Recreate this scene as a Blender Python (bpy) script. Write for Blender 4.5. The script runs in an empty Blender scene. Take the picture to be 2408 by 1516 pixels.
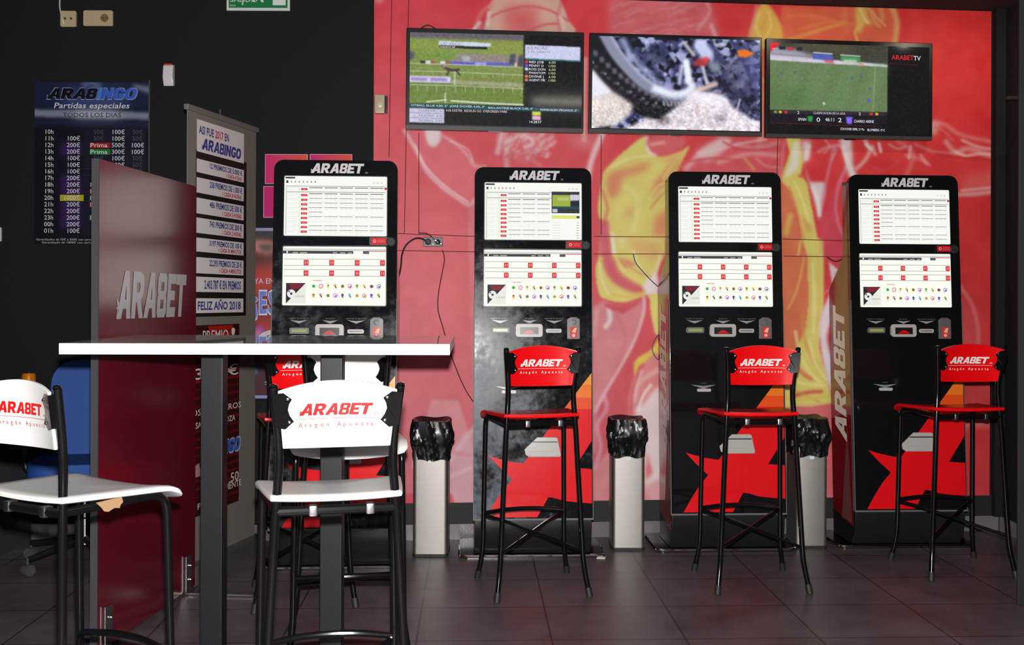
import bpy, bmesh, math, random
import numpy as np
from mathutils import Vector, Matrix
from mathutils.geometry import tessellate_polygon

scn = bpy.context.scene
col = scn.collection
R = math.radians
# ------------------------------------------------------------------ camera
F = 2400.0            # focal length in pixels of the 2408 x 1516 frame
CX, CY = 1204.0, 707.0   # principal point (the frame is a crop, so the horizon is above its middle)
HC = 1.27
ROLL = 0.004
cd = bpy.data.cameras.new('camera')
cd.sensor_fit = 'HORIZONTAL'; cd.sensor_width = 36.0
cd.lens = 36.0 * F / 2408.0
cd.shift_y = -(758.0 - CY) / 2408.0
cd.clip_start = 0.02
cam = bpy.data.objects.new('camera', cd); col.objects.link(cam)
cam.location = (0, 0, HC)
cam.rotation_mode = 'QUATERNION'
cam.rotation_quaternion = (Matrix.Rotation(R(90), 4, 'X') @ Matrix.Rotation(ROLL, 4, 'Z')).to_quaternion()
scn.camera = cam
# ------------------------------------------------------------------ light
scn.view_settings.view_transform = 'Standard'
scn.view_settings.look = 'None'
scn.view_settings.gamma = 1.0
scn.view_settings.exposure = 0.0
scn.view_settings.use_curve_mapping = False
w = bpy.data.worlds.new('world'); scn.world = w; w.use_nodes = True
w.node_tree.nodes['Background'].inputs[0].default_value = (0.80, 0.88, 1.0, 1)
w.node_tree.nodes['Background'].inputs[1].default_value = 0.17
fl = bpy.data.lights.new('camera_flash', 'POINT')     # the flash on top of the photographer's camera
fl.shadow_soft_size = 0.022; fl.energy = 880; fl.color = (1.0, 0.985, 0.96)
flo = bpy.data.objects.new('camera_flash', fl); col.objects.link(flo)
flo.location = (0.0, 0.02, HC + 0.11); flo.rotation_euler = (R(90), 0, 0)

# ------------------------------------------------------------------ helpers
def lin(c):
    c = np.asarray(c, float) / 255.0
    return np.where(c <= 0.04045, c / 12.92, ((c + 0.055) / 1.055) ** 2.4)
def S(r, g, b, k=1.0):
    v = lin((r, g, b)) * k
    return (float(v[0]), float(v[1]), float(v[2]))
def P(u, v, d):
    """point seen at pixel (u, v) at depth d along the view axis"""
    du, dv = u - CX, v - CY
    c, s = math.cos(ROLL), math.sin(ROLL)
    a = du * c + dv * s; b = -du * s + dv * c
    return Vector((a * d / F, d, HC - b * d / F))
def PF(u, v):
    du, dv = u - CX, v - CY
    b = -du * math.sin(ROLL) + dv * math.cos(ROLL)
    return P(u, v, HC * F / b)
def plane_hit(u, v, a, b):
    """hit with the vertical plane through ground points a, b"""
    r = P(u, v, 1.0) - Vector((0, 0, HC))
    n = Vector((-(b[1] - a[1]), b[0] - a[0], 0))
    t = n.dot(Vector((a[0], a[1], 0))) / n.dot(r)
    return Vector((0, 0, HC)) + r * t
def to_px(p):
    d = p[1]; a = p[0] * F / d; b = (HC - p[2]) * F / d
    c, s = math.cos(ROLL), math.sin(ROLL)
    return CX + a * c - b * s, CY + a * s + b * c

MATS = {}
def mat(name, base, rough=0.5, metal=0.0, spec=0.5, emis=None, es=1.0, coat=0.0, alpha=1.0):
    if name in MATS: return MATS[name]
    m = bpy.data.materials.new(name); m.use_nodes = True
    b = m.node_tree.nodes['Principled BSDF']
    b.inputs['Base Color'].default_value = (*base, 1)
    b.inputs['Roughness'].default_value = rough
    b.inputs['Metallic'].default_value = metal
    b.inputs['Specular IOR Level'].default_value = spec
    b.inputs['Coat Weight'].default_value = coat
    b.inputs['Coat Roughness'].default_value = 0.05
    if emis:
        b.inputs['Emission Color'].default_value = (*emis, 1)
        b.inputs['Emission Strength'].default_value = es
    MATS[name] = m
    return m
def nodes_of(m):
    return m.node_tree.nodes, m.node_tree.links, m.node_tree.nodes['Principled BSDF']
def attr_mat(name, emit=False, rough=0.5, spec=0.5, strength=1.0, coat=0.0):
    if name in MATS: return MATS[name]
    m = mat(name, (0, 0, 0), rough, 0, spec, coat=coat)
    n, l, b = nodes_of(m)
    a = n.new('ShaderNodeAttribute'); a.attribute_name = 'Col'
    if emit:
        l.new(a.outputs['Color'], b.inputs['Emission Color']); b.inputs['Emission Strength'].default_value = strength
        b.inputs['Base Color'].default_value = (0.012, 0.012, 0.013, 1)
    else:
        l.new(a.outputs['Color'], b.inputs['Base Color'])
    return m
def noise_bump(m, scale, strength, dist=0.01, stretch=(1, 1, 1)):
    n, l, b = nodes_of(m)
    tc = n.new('ShaderNodeTexCoord'); mp = n.new('ShaderNodeMapping'); mp.inputs['Scale'].default_value = stretch
    nz = n.new('ShaderNodeTexNoise'); nz.inputs['Scale'].default_value = scale; nz.inputs['Detail'].default_value = 4
    bp = n.new('ShaderNodeBump'); bp.inputs['Strength'].default_value = strength; bp.inputs['Distance'].default_value = dist
    l.new(tc.outputs['Object'], mp.inputs['Vector']); l.new(mp.outputs['Vector'], nz.inputs['Vector'])
    l.new(nz.outputs['Fac'], bp.inputs['Height']); l.new(bp.outputs['Normal'], b.inputs['Normal'])
    return nz

class MB:
    """collects simple shapes and links them as ONE mesh object"""
    def __init__(s): s.v = []; s.f = []; s.M = Matrix.Identity(4)
    def add(s, vs, fs):
        o = len(s.v); s.v += [s.M @ Vector(p) for p in vs]; s.f += [tuple(i + o for i in f) for f in fs]; return s
    def box(s, x0, x1, y0, y1, z0, z1):
        vs = [(x0,y0,z0),(x1,y0,z0),(x1,y1,z0),(x0,y1,z0),(x0,y0,z1),(x1,y0,z1),(x1,y1,z1),(x0,y1,z1)]
        return s.add(vs, [(0,3,2,1),(4,5,6,7),(0,1,5,4),(1,2,6,5),(2,3,7,6),(3,0,4,7)])
    def prism(s, poly, fn0, fn1):
        """solid between two copies of a 2D outline mapped by fn0 / fn1"""
        n = len(poly)
        vs = [fn0(*p) for p in poly] + [fn1(*p) for p in poly]
        tri = tessellate_polygon([[Vector((p[0], p[1], 0)) for p in poly]])
        fs = [tuple(t) for t in tri] + [tuple(i + n for i in reversed(t)) for t in tri]
        fs += [(i, (i + 1) % n, (i + 1) % n + n, i + n) for i in range(n)]
        return s.add(vs, fs)
    def tube(s, pts, r, seg=10, cap=True):
        pts = [Vector(p) for p in pts]; n = len(pts)
        rs = r if isinstance(r, (list, tuple)) else [r] * n
        t0 = (pts[1] - pts[0]).normalized()
        up = Vector((0, 0, 1)) if abs(t0.z) < 0.9 else Vector((1, 0, 0))
        nx = t0.cross(up).normalized(); vs = []; fs = []
        for i in range(n):
            t = (pts[min(i + 1, n - 1)] - pts[max(i - 1, 0)]).normalized()
            nx = (nx - t * nx.dot(t)).normalized(); ny = t.cross(nx)
            for k in range(seg):
                a = 2 * math.pi * k / seg
                vs.append(pts[i] + (nx * math.cos(a) + ny * math.sin(a)) * rs[i])
        for i in range(n - 1):
            for k in range(seg):
                k2 = (k + 1) % seg
                fs.append((i * seg + k, i * seg + k2, (i + 1) * seg + k2, (i + 1) * seg + k))
        if cap: fs += [tuple(reversed(range(seg))), tuple(range((n - 1) * seg, n * seg))]
        return s.add(vs, fs)
    def lathe(s, prof, seg=24, axis=None):
        """profile of (radius, height) turned about the local Z axis"""
        vs = []; fs = []
        for r, z in prof:
            for k in range(seg):
                a = 2 * math.pi * k / seg; vs.append((r * math.cos(a), r * math.sin(a), z))
        for i in range(len(prof) - 1):
            for k in range(seg):
                k2 = (k + 1) % seg
                fs.append((i * seg + k, i * seg + k2, (i + 1) * seg + k2, (i + 1) * seg + k))
        fs += [tuple(reversed(range(seg))), tuple(range((len(prof) - 1) * seg, len(prof) * seg))]
        if axis is not None:
            o = s.M; s.M = o @ axis; s.add(vs, fs); s.M = o
            return s
        return s.add(vs, fs)
    def build(s, name, m, parent=None, bevel=0.0, smooth=True, segs=2):
        me = bpy.data.meshes.new(name); me.from_pydata([tuple(v) for v in s.v], [], s.f)
        bm = bmesh.new(); bm.from_mesh(me); bmesh.ops.recalc_face_normals(bm, faces=bm.faces[:])
        if bevel:
            ed = [e for e in bm.edges if len(e.link_faces) == 2 and e.calc_face_angle(0) > 0.6]
            bmesh.ops.bevel(bm, geom=ed, offset=bevel, segments=segs, affect='EDGES', profile=0.5, clamp_overlap=True)
        if smooth:
            for f in bm.faces: f.smooth = True
            for e in bm.edges:
                if len(e.link_faces) == 2 and e.calc_face_angle(0) > R(35): e.smooth = False
        bm.to_mesh(me); bm.free()
        me.materials.append(m)
        o = bpy.data.objects.new(name, me); col.objects.link(o)
        if parent: o.parent = parent
        if bevel and smooth:
            wn = o.modifiers.new('weighted', 'WEIGHTED_NORMAL'); wn.keep_sharp = True; wn.weight = 100
        return o

def tag(o, label, cat, group=None):
    o['label'] = label; o['category'] = cat
    if group: o['group'] = group
    return o
def thing(name, label, cat, loc=(0, 0, 0), rz=0.0, group=None):
    o = bpy.data.objects.new(name, None); col.objects.link(o)
    o.empty_display_size = 0.1
    o.location = loc; o.rotation_euler = (0, 0, rz)
    return tag(o, label, cat, group)
def struct(o): o['kind'] = 'structure'; return o

def smooth_path(pts, rad, n=6):
    """polyline with its inner corners rounded"""
    pts = [Vector(p) for p in pts]; out = [pts[0]]
    for i in range(1, len(pts) - 1):
        a, b, c = pts[i - 1], pts[i], pts[i + 1]
        r = rad if not isinstance(rad, (list, tuple)) else rad[i - 1]
        d1 = (a - b); d2 = (c - b)
        r1 = min(r, d1.length * 0.48, d2.length * 0.48)
        p, q = b + d1.normalized() * r1, b + d2.normalized() * r1
        for k in range(n + 1):
            t = k / n; out.append(p * (1 - t) ** 2 + b * 2 * t * (1 - t) + q * t * t)
    out.append(pts[-1]); return out
def catmull(pts, n=6, closed=False):
    pts = [np.array(p, float) for p in pts]; m = len(pts); out = []
    rng = range(m) if closed else range(m - 1)
    for i in rng:
        p1, p2 = pts[i], pts[(i + 1) % m]
        p0 = pts[(i - 1) % m] if (closed or i > 0) else p1
        p3 = pts[(i + 2) % m] if (closed or i + 2 < m) else p2
        for k in range(n):
            t = k / n
            out.append(0.5 * ((2 * p1) + (-p0 + p2) * t + (2 * p0 - 5 * p1 + 4 * p2 - p3) * t * t + (-p0 + 3 * p1 - 3 * p2 + p3) * t ** 3))
    if not closed: out.append(pts[-1])
    return [tuple(map(float, p)) for p in out]
def rrect(x0, x1, y0, y1, r, n=5):
    out = []
    for cx, cy, a0 in ((x1 - r, y0 + r, -90), (x1 - r, y1 - r, 0), (x0 + r, y1 - r, 90), (x0 + r, y0 + r, 180)):
        for k in range(n + 1):
            a = R(a0 + 90 * k / n); out.append((cx + r * math.cos(a), cy + r * math.sin(a)))
    return out

# ------------------------------------------------------------------ flat printed things (one mesh, colours per face)
TXT = {}
def text_tris(s, bold=0.0):
    if (s, bold) in TXT: return TXT[(s, bold)]
    cu = bpy.data.curves.new('t', 'FONT'); cu.body = s; cu.resolution_u = 2; cu.offset = bold; cu.fill_mode = 'FRONT'
    ob = bpy.data.objects.new('t', cu); me = ob.to_mesh()
    vs = [(v.co.x, v.co.y) for v in me.vertices]; fs = [tuple(p.vertices) for p in me.polygons]
    ob.to_mesh_clear(); bpy.data.objects.remove(ob); bpy.data.curves.remove(cu)
    TXT[(s, bold)] = (vs, fs); return vs, fs
GL = {
 'A': (0.96, [[(0,0),(.40,1),(.72,1),(.96,0),(.67,0),(.62,.21),(.40,.21),(.31,0)], [(.47,.40),(.59,.40),(.555,.70)]]),
 'R': (0.86, [[(0,0),(0,1),(.56,1),(.78,.92),(.86,.72),(.80,.50),(.64,.38),(.88,0),(.56,0),(.36,.34),(.29,.34),(.29,0)], [(.29,.56),(.29,.77),(.49,.77),(.57,.67),(.49,.56)]]),
 'B': (0.76, [[(.09,0),(0,.1),(0,.42),(.07,.5),(0,.58),(0,.9),(.1,1),(.62,1),(.75,.9),(.75,.6),(.67,.5),(.76,.4),(.76,.1),(.64,0)], [(.26,.60),(.26,.80),(.50,.80),(.50,.60)], [(.26,.20),(.26,.40),(.51,.40),(.51,.20)]]),
 'E': (0.72, [[(0,0),(0,1),(.73,1),(.73,.77),(.28,.77),(.28,.61),(.64,.61),(.64,.39),(.28,.39),(.28,.23),(.73,.23),(.73,0)]]),
 'T': (0.80, [[(.26,0),(.26,.75),(-.03,.75),(-.03,1),(.84,1),(.84,.75),(.55,.75),(.55,0)]]),
 'I': (0.28, [[(0,0),(0,1),(.28,1),(.28,0)]]),
 'N': (0.84, [[(0,0),(0,1),(.28,1),(.57,.48),(.57,1),(.84,1),(.84,0),(.57,0),(.27,.52),(.27,0)]]),
 'G': (0.84, [[(.28,0),(.08,.12),(0,.34),(0,.66),(.08,.88),(.28,1),(.62,1),(.80,.88),(.84,.68),(.56,.68),(.52,.76),(.36,.76),(.29,.66),(.29,.34),(.36,.24),(.52,.24),(.56,.36),(.42,.36),(.42,.55),(.84,.55),(.84,.12),(.66,0)]]),
 'O': (0.90, [[(.28,0),(.08,.12),(0,.34),(0,.66),(.08,.88),(.28,1),(.62,1),(.82,.88),(.90,.66),(.90,.34),(.82,.12),(.62,0)], [(.29,.36),(.29,.64),(.36,.75),(.54,.75),(.61,.64),(.61,.36),(.54,.25),(.36,.25)]]),
}
class Print:
    def __init__(s): s.v = []; s.f = []; s.c = []; s.lay = 0
    def raw(s, vs, fs, c, layer):
        o = len(s.v); s.v += [(p[0], p[1], layer) for p in vs]
        for f in fs: s.f.append(tuple(i + o for i in f)); s.c.append(c)
        return s
    def poly(s, pts, c, layer=1, holes=()):
        loops = [[Vector((p[0], p[1], 0)) for p in q] for q in [pts, *holes]]
        flat = [p for q in loops for p in q]
        return s.raw([(p.x, p.y) for p in flat], [tuple(t) for t in tessellate_polygon(loops)], c, layer)
    def rect(s, x0, x1, y0, y1, c, layer=1): return s.raw([(x0,y0),(x1,y0),(x1,y1),(x0,y1)], [(0,1,2,3)], c, layer)
    def disc(s, x, y, r, c, layer=1, n=14, ry=None):
        ry = ry or r
        return s.raw([(x + r*math.cos(2*math.pi*k/n), y + ry*math.sin(2*math.pi*k/n)) for k in range(n)], [tuple(range(n))], c, layer)
    def text(s, t, x, y, h, c, layer=2, align='l', width=None, shear=0.0, bold=0.0):
        """h = cap height; width squeezes the line to a given length"""
        vs, fs = text_tris(t, bold)
        if not vs: return s
        k = h / 0.70
        x0 = min(v[0] for v in vs); x1 = max(v[0] for v in vs)
        kx = k if width is None else width / max(1e-6, (x1 - x0))
        wd = (x1 - x0) * kx
        ox = x - (0 if align == 'l' else wd if align == 'r' else wd / 2)
        return s.raw([(ox + (v[0] - x0) * kx + shear * v[1] * k, y + v[1] * k) for v in vs], fs, c, layer)
    def logo(s, word, x, y, h, c, layer=2, width=None, shear=0.20, spike=True, colors=None, grow=0.0):
        adv = 0; parts = []
        for ch in word:
            wd, loops = GL[ch]; parts.append((adv, loops)); adv += wd + 0.05
        tot = adv - 0.05; kx = (width / (tot + shear)) if width else h
        for i, (a, loops) in enumerate(parts):
            q = [[(x + (px + a + shear * py) * kx, y + py * h) for px, py in lp] for lp in loops]
            s.poly(q[0], colors[i] if colors else c, layer, q[1:])
        if spike:
            for tri in ([(-.10,.44),(.06,.20),(.16,.32)], [(-.02,.02),(.02,.22),(.14,.18)], [(-.07,.22),(.05,.28),(.05,.18)]):
                s.poly([(x + (px + shear * py) * kx, y + py * h) for px, py in tri], colors[0] if colors else c, layer)
        return tot * kx
    def build(s, name, m, fn, parent=None, step=0.0004):
        me = bpy.data.meshes.new(name)
        me.from_pydata([tuple(fn(x, y, n * step)) for x, y, n in s.v], [], s.f)
        ca = me.color_attributes.new('Col', 'FLOAT_COLOR', 'CORNER')
        arr = []
        for p, c in zip(me.polygons, s.c): arr += [(*c, 1.0)] * p.loop_total
        ca.data.foreach_set('color', np.array(arr, np.float32).ravel())
        me.materials.append(m)
        o = bpy.data.objects.new(name, me); col.objects.link(o)
        if parent: o.parent = parent
        return o

# ------------------------------------------------------------------ painted pictures (numpy canvas -> coloured grid)
class Canvas:
    def __init__(s, x0, x1, y0, y1, sc):
        s.x0, s.y0, s.sc = x0, y0, sc
        s.w, s.h = int((x1 - x0) * sc), int((y1 - y0) * sc)
        s.X, s.Y = np.meshgrid(x0 + (np.arange(s.w) + .5) / sc, y0 + (np.arange(s.h) + .5) / sc)
        s.im = np.zeros((s.h, s.w, 3))
    def blur(s, a, sig):
        sig *= s.sc
        if sig < 0.3: return a
        n = int(3 * sig) + 1; k = np.exp(-0.5 * (np.arange(-n, n + 1) / sig) ** 2); k /= k.sum()
        for ax in (0, 1):
            p = np.pad(a, [(n, n) if i == ax else (0, 0) for i in (0, 1)], mode='edge'); o = np.zeros_like(a)
            L = a.shape[ax]
            for i, kv in enumerate(k): o += kv * (p[i:i + L] if ax == 0 else p[:, i:i + L])
            a = o
        return a
    def mask(s, poly):
        m = np.zeros((s.h, s.w), bool); n = len(poly)
        for i in range(n):
            (xa, ya), (xb, yb) = poly[i], poly[(i + 1) % n]
            if ya == yb: continue
            c = ((ya > s.Y) != (yb > s.Y)) & (s.X < (xb - xa) * (s.Y - ya) / (yb - ya) + xa); m ^= c
        return m.astype(float)
    def over(s, a, c, al=1.0):
        a = np.clip(a * al, 0, 1)[..., None]; s.im = s.im * (1 - a) + np.array(c, float) * a
    def fill(s, poly, c, al=1.0, soft=1.5, curve=False):
        if curve: poly = catmull(poly, 5, True)
        s.over(s.blur(s.mask(poly), soft), c, al)
    def stroke(s, pts, c, wd, al=1.0, soft=2.0, curve=True):
        if curve and len(pts) > 2: pts = catmull(pts, 5)
        d = np.full((s.h, s.w), 1e9)
        for (xa, ya), (xb, yb) in zip(pts[:-1], pts[1:]):
            L2 = (xb - xa) ** 2 + (yb - ya) ** 2 + 1e-9
            t = np.clip(((s.X - xa) * (xb - xa) + (s.Y - ya) * (yb - ya)) / L2, 0, 1)
            d = np.minimum(d, np.hypot(s.X - xa - t * (xb - xa), s.Y - ya - t * (yb - ya)))
        s.over(np.clip((wd / 2 + soft - d) / (2 * soft), 0, 1), c, al)
    def noise(s, sig, seed):
        a = s.blur(np.random.RandomState(seed).randn(s.h, s.w), sig); return a / (a.std() + 1e-9)
    def sample(s, px, py):
        fx = np.clip((px - s.x0) * s.sc - .5, 0, s.w - 1.001); fy = np.clip((py - s.y0) * s.sc - .5, 0, s.h - 1.001)
        i, j = fx.astype(int), fy.astype(int); u, v = (fx - i)[..., None], (fy - j)[..., None]
        im = s.im
        return (im[j, i] * (1 - u) + im[j, i + 1] * u) * (1 - v) + (im[j + 1, i] * (1 - u) + im[j + 1, i + 1] * u) * v
def picture(name, m, nx, ny, fn, colour, parent=None):
    """grid of nx x ny cells; fn(u, v) -> point, colour(u, v) -> linear rgb; v runs down"""
    U, V = np.meshgrid(np.linspace(0, 1, nx + 1), np.linspace(0, 1, ny + 1))
    vs = [tuple(fn(u, v)) for u, v in zip(U.ravel(), V.ravel())]
    fs = [(j*(nx+1)+i, (j+1)*(nx+1)+i, (j+1)*(nx+1)+i+1, j*(nx+1)+i+1) for j in range(ny) for i in range(nx)]
    me = bpy.data.meshes.new(name); me.from_pydata(vs, [], fs)
    ca = me.color_attributes.new('Col', 'FLOAT_COLOR', 'POINT')
    C = np.ones((U.size, 4), np.float32); C[:, :3] = colour(U.ravel(), V.ravel())
    ca.data.foreach_set('color', C.ravel()); me.materials.append(m)
    o = bpy.data.objects.new(name, me); col.objects.link(o)
    if parent: o.parent = parent
    return o

# ------------------------------------------------------------------ materials
M_black_wall = mat('black_wall_paint', S(26, 26, 27), 0.75, spec=0.15)
noise_bump(M_black_wall, 220, 0.12, 0.002)
M_ceiling = mat('dark_ceiling_paint', S(52, 44, 46), 0.8, spec=0.2)
M_steelblack = mat('black_powder_coat', (0.004, 0.004, 0.0045), 0.14, spec=0.4)
M_rubber = mat('black_rubber', (0.012, 0.012, 0.012), 0.6)
M_white = mat('white_laminate', (0.80, 0.79, 0.775), 0.16)
M_whiteseat = mat('white_lacquer', (0.74, 0.73, 0.715), 0.28)
M_redseat = mat('red_lacquer', S(226, 10, 16), 0.22)
M_chrome = mat('chrome', (0.72, 0.72, 0.73), 0.10, 1.0)
M_screw = mat('screw_steel', (0.55, 0.55, 0.57), 0.25, 1.0)
M_steel = mat('brushed_steel', (0.40, 0.372, 0.345), 0.50, 1.0)
noise_bump(M_steel, 60, 0.10, 0.003, (60, 60, 1))
M_plastic_black = mat('black_plastic', (0.010, 0.010, 0.011), 0.3)
M_plate = mat('dark_polished_steel', (0.20, 0.19, 0.19), 0.14, 1.0)
M_post = mat('grey_post_paint', S(19, 21, 25), 0.45, spec=0.3)
noise_bump(M_post, 400, 0.1, 0.001)
M_beige = mat('beige_switch_plastic', S(176, 160, 128), 0.35)
M_cable = mat('dark_cable', S(58, 30, 36), 0.5)
M_print = attr_mat('printed_sheet', rough=0.45, spec=0.35)
M_gloss_print = attr_mat('glossy_print', rough=0.18)
M_lit = attr_mat('lit_screen', True, rough=0.09, strength=1.08)

# ------------------------------------------------------------------ setting
WA, WB = (-0.735, 5.399), (2.68, 5.706)          # mural wall runs through these ground points
BACK_Y = 5.40
ZT = 2.90
def wall_pt(u, v, off=0.0):
    p = plane_hit(u, v, WA, WB)
    n = Vector((WB[1] - WA[1], -(WB[0] - WA[0]), 0)).normalized()
    return p + n * off
WDIR = Vector((WB[0] - WA[0], WB[1] - WA[1], 0)).normalized()
WN = Vector((WDIR.y, -WDIR.x, 0))
WYAW = math.atan2(WDIR.y, WDIR.x)

# floor of dark square tiles
M_floor = mat('dark_stone_tile', (0.06, 0.05, 0.053), 0.30, spec=0.32)
n, l, b = nodes_of(M_floor)
tc = n.new('ShaderNodeTexCoord'); mp = n.new('ShaderNodeMapping')
mp.inputs['Rotation'].default_value = (0, 0, R(-2.15))
br = n.new('ShaderNodeTexBrick'); br.offset = 0.0; br.squash = 1.0
br.inputs['Scale'].default_value = 1.0; br.inputs['Brick Width'].default_value = 0.506; br.inputs['Row Height'].default_value = 0.414
br.inputs['Mortar Size'].default_value = 0.0042; br.inputs['Mortar Smooth'].default_value = 0.2
br.inputs['Color1'].default_value = (*S(100, 91, 95), 1); br.inputs['Color2'].default_value = (*S(94, 85, 89), 1); br.inputs['Mortar'].default_value = (*S(60, 52, 55), 1)
nz = n.new('ShaderNodeTexNoise'); nz.inputs['Scale'].default_value = 3.2; nz.inputs['Detail'].default_value = 7; nz.inputs['Roughness'].default_value = 0.62
cr = n.new('ShaderNodeValToRGB'); cr.color_ramp.elements[0].position = 0.3; cr.color_ramp.elements[1].position = 0.72
cr.color_ramp.elements[0].color = (0.62, 0.58, 0.60, 1); cr.color_ramp.elements[1].color = (1.18, 1.14, 1.15, 1)
mx = n.new('ShaderNodeMix'); mx.data_type = 'RGBA'; mx.blend_type = 'MULTIPLY'; mx.inputs[0].default_value = 1.0
l.new(tc.outputs['Object'], mp.inputs['Vector']); l.new(mp.outputs['Vector'], br.inputs['Vector'])
l.new(tc.outputs['Object'], nz.inputs['Vector']); l.new(nz.outputs['Fac'], cr.inputs['Fac'])
l.new(br.outputs['Color'], mx.inputs[6]); l.new(cr.outputs['Color'], mx.inputs[7]); l.new(mx.outputs[2], b.inputs['Base Color'])
mr = n.new('ShaderNodeMapRange'); mr.inputs['To Min'].default_value = 0.26; mr.inputs['To Max'].default_value = 0.50
l.new(nz.outputs['Fac'], mr.inputs['Value']); l.new(mr.outputs['Result'], b.inputs['Roughness'])
bp = n.new('ShaderNodeBump'); bp.inputs['Strength'].default_value = 0.10; bp.inputs['Distance'].default_value = 0.004
n2 = n.new('ShaderNodeTexNoise'); n2.inputs['Scale'].default_value = 55; n2.inputs['Detail'].default_value = 5
l.new(tc.outputs['Object'], n2.inputs['Vector']); l.new(n2.outputs['Fac'], bp.inputs['Height']); l.new(bp.outputs['Normal'], b.inputs['Normal'])
# texture origin so that a joint crossing falls where the photo has one
a0 = R(-2.15); jx, jy = -0.383, 4.632
mp.inputs['Location'].default_value = (-(jx*math.cos(a0) - jy*math.sin(a0)), -(jx*math.sin(a0) + jy*math.cos(a0)), 0)
struct(MB().box(-3.6, 3.1, -1.6, 6.2, -0.06, 0.0).build('floor', M_floor, smooth=False))
struct(MB().box(-3.6, 3.1, 0.2, 6.2, ZT, ZT + 0.08).build('ceiling', M_ceiling, smooth=False))
struct(MB().box(-3.6, WA[0], BACK_Y, BACK_Y + 0.12, 0, ZT).build('wall_back', M_black_wall, smooth=False))
struct(MB().box(-3.6, -3.5, 0.2, BACK_Y, 0, ZT).build('wall_left', M_black_wall, smooth=False))
M_side = mat('charcoal_wall_paint', S(30, 29, 31), 0.75, spec=0.15)
struct(MB().box(2.735, 2.85, 0.6, 5.72, 0, ZT).build('wall_right', M_side, smooth=False))
# the wall that carries the mural
mw = MB(); mw.M = Matrix.Translation((WA[0], WA[1], 0)) @ Matrix.Rotation(WYAW, 4, 'Z')
WL = (Vector(WB) - Vector(WA)).length
mw.box(0, WL + 0.07, 0.0, 0.12, 0, ZT)
struct(mw.build('wall_rear', M_side, smooth=False))
# dark right column near the frame edge
struct(MB().box(2.128, 2.73, 4.285, 4.30, 0, ZT).build('trim_1', mat('column_paint', S(40, 39, 42), 0.6, spec=0.3), bevel=0.004))
# tiled baseboards
M_skirt = mat('grey_skirting_tile', S(112, 106, 112), 0.3)
noise_bump(M_skirt, 90, 0.3, 0.003)
bb = MB(); bb.M = mw.M.copy(); bb.box(0.03, WL + 0.04, -0.012, -0.0005, 0, 0.082)
struct(bb.build('baseboard_rear', M_skirt, smooth=False))
struct(MB().box(2.722, 2.7345, 4.6, 5.69, 0, 0.082).build('baseboard_right', M_skirt, smooth=False))
struct(MB().box(-3.4, WA[0] - 0.02, BACK_Y - 0.012, BACK_Y - 0.0005, 0, 0.082).build('baseboard_back', M_skirt, smooth=False))

# ------------------------------------------------------------------ the mural
cv = Canvas(860, 2345, -40, 1210, 0.5)
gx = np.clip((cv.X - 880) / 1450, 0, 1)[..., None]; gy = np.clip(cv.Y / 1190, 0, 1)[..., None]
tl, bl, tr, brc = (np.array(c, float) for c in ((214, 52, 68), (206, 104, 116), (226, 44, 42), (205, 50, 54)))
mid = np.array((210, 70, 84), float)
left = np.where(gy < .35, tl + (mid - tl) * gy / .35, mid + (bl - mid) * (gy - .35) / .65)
cv.im = left * (1 - gx) + (tr * (1 - gy) + brc * gy) * gx  # print gradient plus painted-in screen glare, pinker towards the lower left
RED, PNK, WHT, YEL, ORA = (208, 68, 82), (218, 150, 155), (228, 208, 212), (220, 206, 106), (220, 118, 82)
f, s_ = cv.fill, cv.stroke
# basketball and the arm beside it
f([(1140,80),(1143,45),(1160,8),(1190,-45),(1285,-45),(1320,8),(1335,45),(1340,82)], (214,172,156), .95, 2, True)
f([(1188,15),(1262,12),(1266,84),(1186,84)], (216,82,86), .9, 14)
s_([(1142,48),(1175,30),(1235,16),(1290,24),(1336,50)], (205,72,80), 5, .8)
s_([(1240,74),(1275,60),(1312,56)], (212,82,84), 6, .8); s_([(1318,10),(1312,40),(1316,80)], (216,110,108), 8, .7)
s_([(1115,74),(1130,34),(1160,2),(1175,-35)], (222,128,128), 9, .6); s_([(1113,72),(1128,54)], (226,200,192), 8, .9)
s_([(1133,70),(1142,40)], (200,50,62), 9, .7); f([(878,-5),(905,-8),(900,8),(886,8)], (224,150,150), .7, 4)
# reaching arm at left
f([(955,312),(1035,318),(1078,340),(1115,388),(1125,420),(1105,482),(1040,440),(1003,400)], (214,88,100), .9, 3, True)
s_([(952,308),(985,365),(1003,402),(1040,440),(1075,465),(1102,482),(1120,466)], (224,170,178), 9, .85, 4)
s_([(1030,314),(1072,338),(1100,366),(1114,388),(1140,392)], (222,164,172), 8, .7, 4)
f([(1000,300),(1032,300),(1036,330),(1022,345),(1006,338)], (226,206,208), .95, 3, True)
f([(1099,484),(1140,470),(1140,1180),(1120,1180)], (214,132,142), .45, 2)
# face under the first television
f([(1172,312),(1300,312),(1280,350),(1235,385),(1190,360)], (214,98,106), .8, 6, True)
s_([(1190,352),(1196,330),(1222,320),(1246,324),(1252,338),(1236,346)], (230,194,198), 11, .85, 5)
s_([(1180,312),(1176,335),(1170,358)], (228,192,196), 13, .8, 5); s_([(1205,352),(1225,360),(1250,350)], PNK, 6, .6, 4)
for i, (x, y) in enumerate(((1262,326),(1275,318),(1290,330),(1270,342),(1284,350),(1296,342),(1255,360),(1240,372))): s_([(x,y),(x+9,y-9)], (228,186,190), 7, .7, 4, False)
s_([(1190,362),(1192,392),(1200,430)], (226,180,186), 12, .7, 6); s_([(1270,390),(1250,370),(1280,345)], PNK, 7, .5, 5)
f([(1325,312),(1412,312),(1390,360),(1345,345)], (216,130,134), .6, 10)
s_([(1420,306),(1398,356),(1386,395),(1380,440)], (230,206,210), 13, .85, 5)
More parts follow.
